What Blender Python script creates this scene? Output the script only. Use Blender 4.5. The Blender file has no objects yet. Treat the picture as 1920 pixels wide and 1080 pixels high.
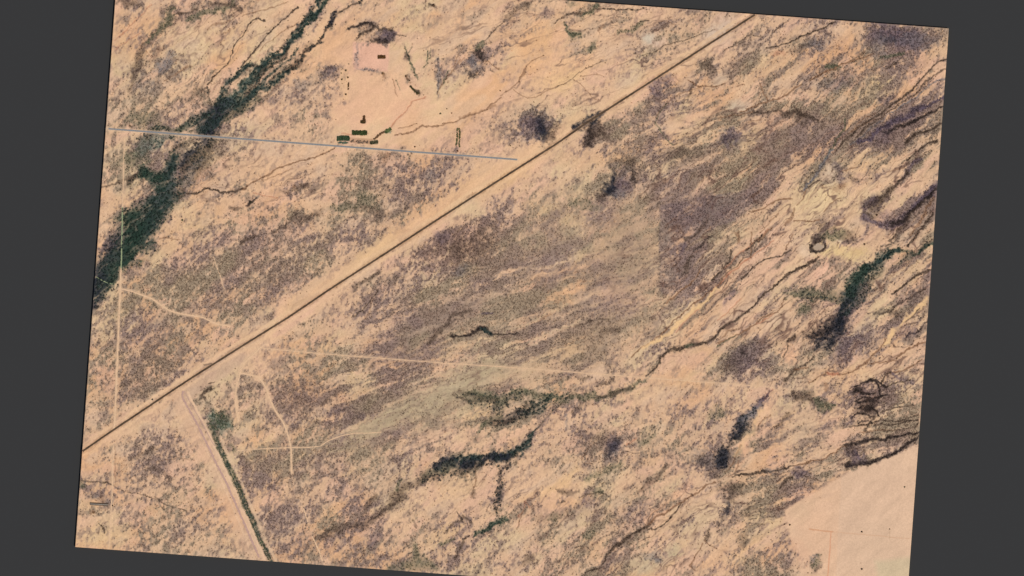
import bpy, math, random
import numpy as np
from mathutils import Vector, Matrix
random.seed(7)
RS = np.random.RandomState(11)
sc = bpy.context.scene

# ------------------------------------------------------------------ camera, light, exposure
# 1 pixel of the 1920 px wide photograph = 2 m on the ground; map position (px, py) -> world metres
MPP = 2.0
def W(px, py): return ((px - 960.0) * MPP, -(py - 540.0) * MPP)

cam = bpy.data.cameras.new('camera'); camo = bpy.data.objects.new('camera', cam)
sc.collection.objects.link(camo); sc.camera = camo
cam.sensor_width = 36; cam.lens = 36 * 14000 / 3840.0
cam.clip_start = 100; cam.clip_end = 200000
camo.location = (0, 0, 14000); camo.rotation_euler = (0, 0, 0)

SUN_EL, SUN_AZ = math.radians(58), math.radians(128)      # azimuth clockwise from up in the photo
world = bpy.data.worlds.new('World'); sc.world = world; world.use_nodes = True
nt = world.node_tree; bg = nt.nodes['Background']
sky = nt.nodes.new('ShaderNodeTexSky'); sky.sky_type = 'NISHITA'; sky.sun_disc = False
sky.sun_elevation = SUN_EL; sky.sun_rotation = SUN_AZ; sky.altitude = 800
nt.links.new(sky.outputs[0], bg.inputs[0]); bg.inputs[1].default_value = 0.07
sl = bpy.data.lights.new('sun', 'SUN'); sl.energy = 3.2; sl.angle = math.radians(0.5); sl.color = (1.0, 0.95, 0.875)
so = bpy.data.objects.new('sun', sl); sc.collection.objects.link(so)
d = Vector((math.sin(SUN_AZ) * math.cos(SUN_EL), math.cos(SUN_AZ) * math.cos(SUN_EL), math.sin(SUN_EL)))
so.rotation_euler = d.to_track_quat('Z', 'Y').to_euler(); so.location = (0, 0, 500)
sc.view_settings.view_transform = 'Standard'; sc.view_settings.look = 'None'
sc.view_settings.exposure = 0.35; sc.view_settings.gamma = 1.0
GAIN = 0.80        # albedo = linear photo colour * GAIN (all ground and plants alike)

# ------------------------------------------------------------------ helpers
def s2l(c):
    c = np.asarray(c, dtype=np.float64) / 255.0
    return np.where(c <= 0.04045, c / 12.92, ((c + 0.055) / 1.055) ** 2.4)
def tag(o, label=None, cat=None, group=None, kind=None):
    if label: o['label'] = label
    if cat: o['category'] = cat
    if group: o['group'] = group
    if kind: o['kind'] = kind
    return o
def link(name, me, parent=None):
    o = bpy.data.objects.new(name, me); sc.collection.objects.link(o)
    if parent: o.parent = parent
    return o
def mesh_np(name, V, F, mat, col=None, smooth=False):
    """V (n,3), F (m,k) all faces of one size"""
    me = bpy.data.meshes.new(name)
    V = np.asarray(V, np.float32); F = np.asarray(F, np.int32)
    m, k = F.shape
    me.vertices.add(len(V)); me.vertices.foreach_set('co', V.ravel())
    me.loops.add(m * k); me.loops.foreach_set('vertex_index', F.ravel())
    me.polygons.add(m); me.polygons.foreach_set('loop_start', np.arange(0, m * k, k, dtype=np.int32))
    if smooth: me.polygons.foreach_set('use_smooth', np.ones(m, bool))
    if col is not None:
        a = me.attributes.new('tint', 'FLOAT_COLOR', 'POINT')
        cc = np.ones((len(V), 4), np.float32); cc[:, :3] = col
        a.data.foreach_set('color', cc.ravel())
    me.update(calc_edges=True)
    if mat: me.materials.append(mat)
    return me
def noise2(x, y, seed):
    r = np.random.RandomState(seed); T = r.rand(257, 257).astype(np.float32)
    T[256] = T[0]; T[:, 256] = T[:, 0]
    xi = np.floor(x); yi = np.floor(y); fx = (x - xi); fy = (y - yi)
    xi = (xi.astype(np.int64) % 256); yi = (yi.astype(np.int64) % 256)
    fx = fx * fx * (3 - 2 * fx); fy = fy * fy * (3 - 2 * fy)
    return (T[yi, xi] * (1 - fx) + T[yi, xi + 1] * fx) * (1 - fy) + (T[yi + 1, xi] * (1 - fx) + T[yi + 1, xi + 1] * fx) * fy
def fbm(X, Y, scale, seed, octs=3, ang=0.0, an=1.0, gain=.55):
    """value noise, 0..1 about .5; scale in photo px; stretched by `an` along `ang` degrees"""
    a = math.radians(ang); U = X * math.cos(a) + Y * math.sin(a); V = -X * math.sin(a) + Y * math.cos(a)
    U = U / (scale * an); V = V / scale; t = 0; amp = 1; tot = 0
    for o in range(octs):
        t = t + amp * noise2(U + 17.3 * o, V + 9.1 * o, seed + o); tot += amp
        amp *= gain; U = U * 2.03; V = V * 2.03
    return t / tot
def sst(a, b, x):
    t = np.clip((x - a) / (b - a), 0, 1); return t * t * (3 - 2 * t)

# ------------------------------------------------------------------ the land: a 3.1 x 2.2 km tile
TL = np.array([220.5, -61.0]); EX = np.array([0.99733, 0.07296]); EY = np.array([-0.07296, 0.99733])
LU, LV = 1562.7, 1089.5
STEP = 1.0
nu, nv = int(LU / STEP) + 1, int(LV / STEP) + 1
uu = np.linspace(0, LU, nu); vv = np.linspace(0, LV, nv)
U, V = np.meshgrid(uu, vv)
X = TL[0] + U * EX[0] + V * EY[0]; Y = TL[1] + U * EX[1] + V * EY[1]
du, dv = uu[1], vv[1]
def to_uv(p):
    q = np.asarray(p, float) - TL; return np.stack([q @ EX, q @ EY], -1)

wxa = (fbm(X, Y, 22, 101, 3) - .5); wya = (fbm(X, Y, 22, 131, 3) - .5)
wxb = (fbm(X, Y, 5, 151, 2) - .5); wyb = (fbm(X, Y, 5, 161, 2) - .5)

# density of scrub read off the photograph every 40 px (0 bare sand .. 9 closed scrub)
GRID = """
00412443110001222121222222223333334445555
00222112110014311112222322453334443335677
01233211111101112234111221321224434545643
02343321232321122321111112222344334553333
03334233443321001110111221343233345454434
03333343223310001112353224443344544455555
03354444222211001112333333544445665556676
03355443111024443431111233554456654334454
03333332223345554411222455556666543333334
02122222223455444323344455566676422223345
02112233335434333235555455466764224223345
03112444555434432457655554456753322233444
01334456655532224777654454456653222233343
02335666555322356666555444456632223344334
04656665543223456666555544444322224433344
45554333322224566655554555442122333444444
45554443313444556555555554332235565334333
44666443224555567554444433122245543323343
44455322335677765455533211122222222334653
33322222335777654443332333333333112333665
23333222445654443223233344433333333333655
23454332666555444422334343333333433333341
23444332665454443222222233333344543311100
33344432444444422223232244433245543110000
22334432444533324322232255433233221110000
22344432545444433333334444422222322110000
22344433444444433444334444322225543210000
""".split()
G = np.array([[int(c) for c in r] for r in GRID], float) / 9.0
def bil(A, X, Y, x0, y0, st):
    gx = np.clip((X - x0) / st, 0, A.shape[1] - 1.001); gy = np.clip((Y - y0) / st, 0, A.shape[0] - 1.001)
    xi = gx.astype(int); yi = gy.astype(int); fx = gx - xi; fy = gy - yi
    fx = fx * fx * (3 - 2 * fx); fy = fy * fy * (3 - 2 * fy)
    return (A[yi, xi] * (1 - fx) + A[yi, xi + 1] * fx) * (1 - fy) + (A[yi + 1, xi] * (1 - fx) + A[yi + 1, xi + 1] * fx) * fy
D = bil(G, X + wxa * 60 + wxb * 10, Y + wya * 60 + wyb * 10, 160, 20, 40)

def ell(cx, cy, rx, ry, ang=0, soft=.5, rag=1.0):
    """returns slices and weight 0..1 of a ragged ellipse"""
    c = to_uv([cx, cy]); R = max(rx, ry) * 1.7 + 6
    i0 = max(int((c[0] - R) / du), 0); i1 = min(int((c[0] + R) / du) + 2, nu)
    j0 = max(int((c[1] - R) / dv), 0); j1 = min(int((c[1] + R) / dv) + 2, nv)
    if i0 >= i1 or j0 >= j1: return None, None
    s = (slice(j0, j1), slice(i0, i1)); k = rag * min(rx, ry) ** .5 * 4.2
    x = X[s] + wxa[s] * k * 1.3 + wxb[s] * k * .8 - cx; y = Y[s] + wya[s] * k * 1.3 + wyb[s] * k * .8 - cy
    a = math.radians(ang); p = (x * math.cos(a) + y * math.sin(a)) / rx; q = (-x * math.sin(a) + y * math.cos(a)) / ry
    r = np.sqrt(p * p + q * q); return s, 1 - sst(1 - soft, 1 + soft * .6, r)
def poly(pts, soft=4, rag=1.0):
    P = np.asarray(pts, float); q = to_uv(P); R = soft + 10
    i0 = max(int((q[:, 0].min() - R) / du), 0); i1 = min(int((q[:, 0].max() + R) / du) + 2, nu)
    j0 = max(int((q[:, 1].min() - R) / dv), 0); j1 = min(int((q[:, 1].max() + R) / dv) + 2, nv)
    s = (slice(j0, j1), slice(i0, i1))
    x = X[s] + wxa[s] * 22 * rag + wxb[s] * 8 * rag; y = Y[s] + wya[s] * 22 * rag + wyb[s] * 8 * rag
    ins = np.zeros(x.shape, bool); dist = np.full(x.shape, 1e9)
    n = len(P)
    for k in range(n):
        ax, ay = P[k]; bx, by = P[(k + 1) % n]
        c = ((ay > y) != (by > y)) & (x < (bx - ax) * (y - ay) / (by - ay + 1e-9) + ax); ins ^= c
        t = np.clip(((x - ax) * (bx - ax) + (y - ay) * (by - ay)) / ((bx - ax) ** 2 + (by - ay) ** 2 + 1e-9), 0, 1)
        dist = np.minimum(dist, np.hypot(x - ax - t * (bx - ax), y - ay - t * (by - ay)))
    sd = np.where(ins, dist, -dist); return s, sst(-soft * .5, soft, sd)
def line(pts, w, rag=1.0, soft=.6):
    """pts [(x,y) ...]; w one width or one per point (full width, px)"""
    P = np.asarray(pts, float); n = len(P)
    wl = np.interp(np.linspace(0, 1, n), np.linspace(0, 1, len(w)), w) if hasattr(w, '__len__') else np.full(n, float(w))
    q = to_uv(P); R = wl.max() * 1.2 + 8
    i0 = max(int((q[:, 0].min() - R) / du), 0); i1 = min(int((q[:, 0].max() + R) / du) + 2, nu)
    j0 = max(int((q[:, 1].min() - R) / dv), 0); j1 = min(int((q[:, 1].max() + R) / dv) + 2, nv)
    if i0 >= i1 or j0 >= j1: return None, None
    s = (slice(j0, j1), slice(i0, i1)); mw = wl.max()
    ka = rag * (4 + min(mw, 12) * .9); kb = rag * (2 + min(mw, 12) * .8)
    x = X[s] + wxa[s] * ka * 1.6 + wxb[s] * kb; y = Y[s] + wya[s] * ka * 1.6 + wyb[s] * kb
    best = np.zeros(x.shape)
    for k in range(n - 1):
        ax, ay = P[k]; bx, by = P[k + 1]
        t = np.clip(((x - ax) * (bx - ax) + (y - ay) * (by - ay)) / ((bx - ax) ** 2 + (by - ay) ** 2 + 1e-9), 0, 1)
        dd = np.hypot(x - ax - t * (bx - ax), y - ay - t * (by - ay)); h = (wl[k] * (1 - t) + wl[k + 1] * t) * .5
        h = np.maximum(h, .55)
        best = np.maximum(best, 1 - sst(1 - soft, 1 + soft, dd / h))
    return s, best

# soil colours -----------------------------------------------------------------
big = fbm(X, Y, 90, 201, 3, -40, 1.6); mid = fbm(X, Y, 28, 211, 3, -38, 2.0); hu = fbm(X, Y, 60, 221, 3, -38, 1.8)
C = np.zeros(X.shape + (3,)); C[:] = (227, 189, 151)
def mixc(s, w, col):
    w = w[..., None]; C[s] = C[s] * (1 - w) + np.array(col, float) * w
ALL = (slice(None), slice(None))
mixc(ALL, sst(.5, .75, big) * .8, (229, 180, 134)); mixc(ALL, sst(.5, .75, hu) * .7, (223, 198, 155))
mixc(ALL, sst(.52, .72, mid) * .5, (231, 186, 158)); mixc(ALL, (1 - sst(.25, .45, mid)) * .5, (214, 186, 158))
# soil patches: (x, y, rx, ry, angle, strength, colour)
SOIL = [(270,60,70,40,-40,.6,(230,181,134)),(640,110,110,90,0,.5,(229,186,147)),(560,130,40,30,-40,.4,(234,184,138)),(720,200,110,45,0,.5,(233,186,148)),
 (1000,80,60,45,-30,.6,(236,184,132)),(1060,130,80,30,-25,.5,(236,190,140)),(900,200,80,40,0,.5,(229,188,148)),(1060,150,40,20,-25,.4,(228,196,140)),
 (1217,72,17,15,0,.8,(203,193,172)),(1235,80,20,10,-30,.5,(215,190,170)),(1350,60,40,25,-35,.6,(204,188,170)),(1355,150,16,14,0,.8,(208,186,160)),(1385,198,22,14,0,.8,(200,184,160)),
 (1340,190,40,18,-40,.6,(233,184,140)),(1460,130,40,24,0,.5,(228,192,148)),(1560,105,40,12,-35,.6,(232,180,130)),(1655,155,16,12,0,.8,(224,196,142)),(1770,85,22,26,0,.6,(229,192,150)),
 (1200,280,90,18,-14,.6,(232,184,134)),(1080,300,60,20,15,.4,(222,184,142)),(960,330,70,18,-30,.7,(229,188,140)),(1050,400,60,18,10,.6,(216,188,140)),
 (1410,260,30,20,-30,.5,(220,192,142)),(1600,310,60,30,-20,.5,(224,194,148)),(1520,370,60,35,-30,.7,(224,196,150)),(1555,330,30,25,-50,.8,(208,188,164)),(1540,360,40,30,0,.7,(227,200,152)),
 (1575,478,50,14,5,.8,(226,200,144)),(1574,453,8,6,0,1,(236,212,178)),(1575,470,10,8,0,.6,(205,165,120)),(1608,474,14,8,0,.6,(208,172,120)),(1560,435,26,18,0,.5,(190,158,112)),(1430,480,80,40,-45,.5,(231,190,158)),
 (1530,510,70,22,-20,.7,(232,186,156)),(1300,620,60,16,-45,.8,(229,184,144)),(1330,560,70,14,-52,.7,(231,185,142)),(1230,705,70,10,0,.7,(228,184,144)),
 (1480,665,20,28,-50,.9,(230,184,146)),(1440,760,18,50,35,.9,(230,188,150)),(1385,860,14,40,40,.8,(232,184,146)),(1570,700,50,14,-5,.7,(234,188,142)),(1660,650,70,12,-40,.8,(232,188,142)),
 (1640,700,40,10,-20,.5,(226,196,152)),(1575,740,20,30,20,.7,(230,190,144)),(700,170,80,70,0,.5,(231,187,150)),(700,470,60,16,-35,.8,(227,194,144)),(860,350,70,16,-38,.8,(228,188,144)),
 (330,430,60,30,-20,.5,(230,190,146)),(440,380,80,20,-5,.4,(229,188,146)),(500,330,60,30,-20,.6,(232,190,148)),(250,400,30,60,30,.7,(231,192,146)),(220,400,20,40,20,.5,(233,190,146)),
 (900,780,45,18,-20,.8,(225,190,142)),(660,885,24,8,-15,.9,(226,190,148)),(860,910,60,25,-35,.8,(226,190,148)),(1000,800,60,20,10,.6,(226,186,148)),(840,1000,60,20,-40,.6,(226,190,142)),
 (1080,940,70,12,-5,.6,(232,184,138)),(1010,930,50,12,-20,.6,(232,190,140)),(1060,900,40,12,-40,.7,(230,190,140)),(1250,945,60,10,-40,.7,(234,184,144)),(1330,960,70,25,-20,.7,(220,190,152)),
 (1300,1000,60,40,-20,.5,(214,192,152)),(1200,1060,60,20,0,.4,(190,184,148)),(180,1010,40,18,5,.7,(227,196,150)),(190,960,36,14,5,.6,(225,194,152)),(185,900,34,18,0,.5,(214,192,156)),
 (840,655,70,14,-10,.4,(210,180,140)),(700,810,120,26,-28,.6,(178,160,126)),(850,740,90,30,-28,.7,(176,160,128)),(960,700,80,20,0,.5,(184,164,130)),(1150,600,90,40,-20,.5,(182,158,126)),
 (1180,470,60,100,10,.6,(180,152,122)),(840,590,90,30,-20,.5,(168,148,128)),(760,650,80,30,-20,.5,(170,148,124)),(1060,670,90,30,0,.4,(184,164,128)),(300,610,60,14,-22,.7,(176,156,134)),
 (1500,240,90,25,-40,.5,(190,160,128)),(1500,800,50,50,0,.5,(208,180,146)),(1470,265,70,35,-30,.5,(186,156,128)),(1390,680,60,20,-20,.4,(196,176,158)),(410,680,80,10,-33,.8,(198,170,144)),
 (1550,1000,90,60,-5,.9,(218,182,150)),(1640,960,70,110,4,.7,(218,185,157)),(1650,1040,60,60,0,.8,(211,188,155)),(1520,980,30,30,0,.6,(232,186,148)),(1680,900,50,40,0,.7,(220,184,152)),(1535,1010,40,50,5,.6,(228,182,144)),
 (1505,1035,12,30,-40,.5,(226,164,130)),(1500,960,18,18,0,.7,(216,190,150)),(1265,1035,14,14,0,.5,(190,186,150))]
SOIL += [(850,725,120,20,-27,.7,(184,168,136)),(730,780,90,16,-30,.7,(178,162,130)),(910,690,70,16,-10,.5,(186,168,134)),(820,600,100,26,-25,.5,(170,150,132)),(1170,480,60,80,5,.5,(182,156,130)),(1010,590,120,30,-10,.3,(190,160,130))]
for (x, y, rx, ry, an, st, col) in SOIL:
    s, w = ell(x, y, rx, ry, an, .8, .8)
    if s is not None: mixc(s, w * st, col)
# ploughed / graded fields at the lower right: straight west edge, bare
s, w = poly([(1470,955),(1500,935),(1585,888),(1640,868),(1735,825),(1760,1200),(1510,1200),(1500,1050),(1478,1005)], 6, .35)
D[s] *= (1 - w * .97)
mixc(s, w * .75, (223,187,154))
s, w = poly([(1577,890),(1735,825),(1760,1200),(1560,1200)], 2, .05); mixc(s, w * .5, (216,186,157))
s, w = poly([(1640,1050),(1735,1040),(1760,1200),(1640,1200)], 10, .3); mixc(s, w * .5, (199,190,152))
s, w = ell(1530, 395, 70, 50, -30, .9, 1); D[s] *= (1 - w * .75); mixc(s, w * .6, (229,203,158))
s, w = ell(1580, 475, 55, 16, 5, .9, 1); D[s] *= (1 - w * .9); mixc(s, w * .6, (229,203,148))
s, w = ell(1515, 470, 16, 14, 5, .9, 1); D[s] *= (1 - w * .7); mixc(s, w * .6, (228,200,172))
for x_, y_, rx_, ry_ in [(1217,72,18,16), (1240,80,16,8), (1355,148,16,14), (1388,198,22,14), (1262,240,16,10), (1350,45,26,12), (1548,325,26,12), (1480,665,22,24), (1430,765,16,30), (1395,840,14,36)]:
    s, w = ell(x_, y_, rx_, ry_, -35, .9, 1)
    if s is not None: D[s] *= (1 - w * .92)
# graded farm yard is bare
s, w = poly([(640,80),(800,82),(800,130),(840,180),(900,140),(960,160),(930,190),(820,240),(760,272),(625,262),(620,200),(650,190)], 8, .8); D[s] *= (1 - w * .85)
s, w = poly([(660,78),(730,80),(728,135),(662,132)], 3, .2); mixc(s, w * .8, (233,184,158))

# denser patches that raise or lower the scrub map: (x, y, rx, ry, angle, +density)
DP = [(1340,410,110,90,-15,.12),(1330,330,90,50,-15,.12),(820,600,200,60,-22,.10),(1080,640,140,50,-5,.08),(1470,270,90,50,-35,.12),(1560,190,140,60,-20,.06),(1680,160,80,60,-35,.08),(855,455,90,42,-15,.28),(960,520,120,40,-25,.08),(1330,300,70,24,0,.15),(350,520,110,32,-20,.22),(520,420,110,26,-30,.2),(560,500,110,26,-34,.16),(720,390,80,50,0,.1),
 (280,705,60,22,-28,.3),(300,615,60,16,-24,.12),(590,740,80,36,-10,.25),(560,790,60,22,10,.2),(490,875,50,32,5,.22),(700,720,60,14,-20,.2),(520,970,28,18,0,.3),(650,975,60,16,-30,.28),(470,740,24,32,0,.25),
 (385,745,30,14,-32,.25),(1410,675,60,26,-30,.3),(1600,640,34,30,-40,.3),(1690,70,60,20,5,.42),(1670,220,60,30,-30,.22),(1650,240,50,24,-40,.2),(1520,80,30,10,-30,.3),(1400,120,50,26,-30,.2),(1570,150,50,20,-10,.2),
 (1500,200,90,12,5,.3),(1370,215,20,16,0,.2),(1640,265,30,16,-10,.2),(1365,262,16,16,0,.4),(615,135,26,12,-20,.3),(1010,240,42,34,0,.35),(1140,250,40,30,0,.3),(1250,150,30,14,-40,.35),(1325,120,20,20,0,.35),
 (1620,745,50,34,0,.25),(1500,750,50,18,10,.25),(1660,520,50,30,-30,.12),(1690,600,30,26,0,.2),(1460,920,40,14,0,.15),(1380,920,40,14,0,.2),(1440,1065,70,34,0,.2),(1100,850,60,40,0,.1),(1110,1000,110,40,0,.1),
 (1120,750,40,10,0,.2),(560,620,60,20,-30,.15),(900,560,100,20,-20,.15),(1050,560,60,30,0,.1),(700,560,60,20,-40,.15),(280,145,40,40,40,.12),(240,200,40,30,0,.15),(370,180,30,20,-40,.25),(270,290,50,26,-10,.18),(420,270,30,20,-40,.2),
 (575,860,60,18,-15,.1),(700,840,60,12,-30,.2),(320,880,90,40,0,.05),(1010,215,40,16,0,.15),(1250,60,60,20,0,.15)]
for (x, y, rx, ry, an, st) in DP:
    s, w = ell(x, y, rx, ry, an, .7, 1.2)
    if s is not None: D[s] += w * st
# fence-line edges: scrub changes abruptly across survey lines
s, w = poly([(1237,384),(1300,372),(1420,352),(1425,380),(1290,480),(1255,560),(1233,560)], 1.5, .04); D[s] += w * .12
# clearly bounded stands and clearings: (outline, density, softness, raggedness)
for P, v, so, rg in [([(1150,400),(1236,392),(1235,560),(1180,600),(1120,560),(1110,450)], .46, 5, .3), ([(445,706),(462,702),(484,712),(498,735),(498,760),(470,785),(447,780),(442,745)], .62, 3, .3), ([(440,842),(545,842),(548,880),(520,900),(470,930),(452,900)], .62, 3, .25),
        ([(550,846),(610,842),(650,860),(640,880),(560,890)], .6, 4, .4), ([(497,955),(560,950),(568,970),(540,992),(496,995)], .72, 4, .4), ([(470,915),(550,915),(560,945),(500,950),(485,975),(476,950)], .22, 5, .4),
        ([(560,900),(620,895),(610,930),(570,930)], .3, 5, .6), ([(226,700),(262,694),(300,668),(345,640),(372,664),(330,704),(300,716),(250,742),(222,746)], .68, 4, .4), ([(235,612),(300,594),(345,592),(340,610),(300,640),(230,655)], .5, 6, .4),
        ([(500,720),(560,690),(640,700),(700,690),(740,700),(700,740),(640,790),(560,810),(535,780)], .66, 10, 1.0), ([(600,832),(700,770),(800,720),(900,690),(960,700),(900,730),(820,770),(720,815),(620,840)], .40, 8, .6),
        ([(372,748),(420,715),(440,700),(438,770),(425,800),(400,780)], .35, 4, .5), ([(480,655),(520,660),(505,690),(490,700),(465,690)], .15, 5, .5), ([(448,790),(520,790),(540,835),(450,838)], .35, 5, .5),
        ([(620,300),(636,296),(634,400),(600,410),(560,380)], .22, 5, .5), ([(770,470),(820,430),(900,410),(960,385),(1000,430),(980,470),(930,500),(860,522),(790,505)], .72, 8, 1.2),
        ([(985,500),(1040,480),(1100,520),(1060,560),(980,560)], .56, 12, 1), ([(870,520),(960,500),(1000,540),(930,590),(860,610),(800,600)], .62, 14, 1), ([(1360,720),(1440,735),(1420,770),(1300,760),(1240,730),(1230,712)], .28, 10, 1),
        ([(1415,800),(1440,775),(1500,770),(1580,780),(1585,840),(1500,860),(1420,872)], .34, 8, .8), ([(640,800),(560,838),(600,800)], .4, 6, .6)]:
    s, w = poly(P, so, rg); D[s] = D[s] * (1 - w * .8) + (v - .02) / 1.12 * w * .8
mauve = [(1238,384),(1300,374),(1418,350),(1422,376),(1385,412),(1345,425),(1300,456),(1285,470),(1330,440),(1325,470),(1300,500),(1290,530),(1260,556),(1238,552),(1234,470)]
s, w = poly(mauve, 3, .35); w = w * .85; D[s] = D[s] * (1 - w) + w * (.68 + .9 * wxb[s] + .9 * wxa[s]); mixc(s, w * .35, (160,134,124))
s, w = poly([(1102,228),(1160,232),(1150,268),(1104,272)], 2, .05); D[s] += w * .25
s, w = poly([(638,285),(700,290),(690,400),(637,400)], 2, .05); D[s] += w * .12
s, w = poly([(228,620),(320,640),(330,700),(224,760)], 2, .05); D[s] += w * .05
s, w = poly([(443,842),(545,842),(547,880),(470,930),(452,900)], 2, .15); D[s] += w * .12
s, w = poly([(1588,790),(1720,780),(1722,812),(1600,870),(1586,870)], 2, .1); D[s] += w * .15
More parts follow.
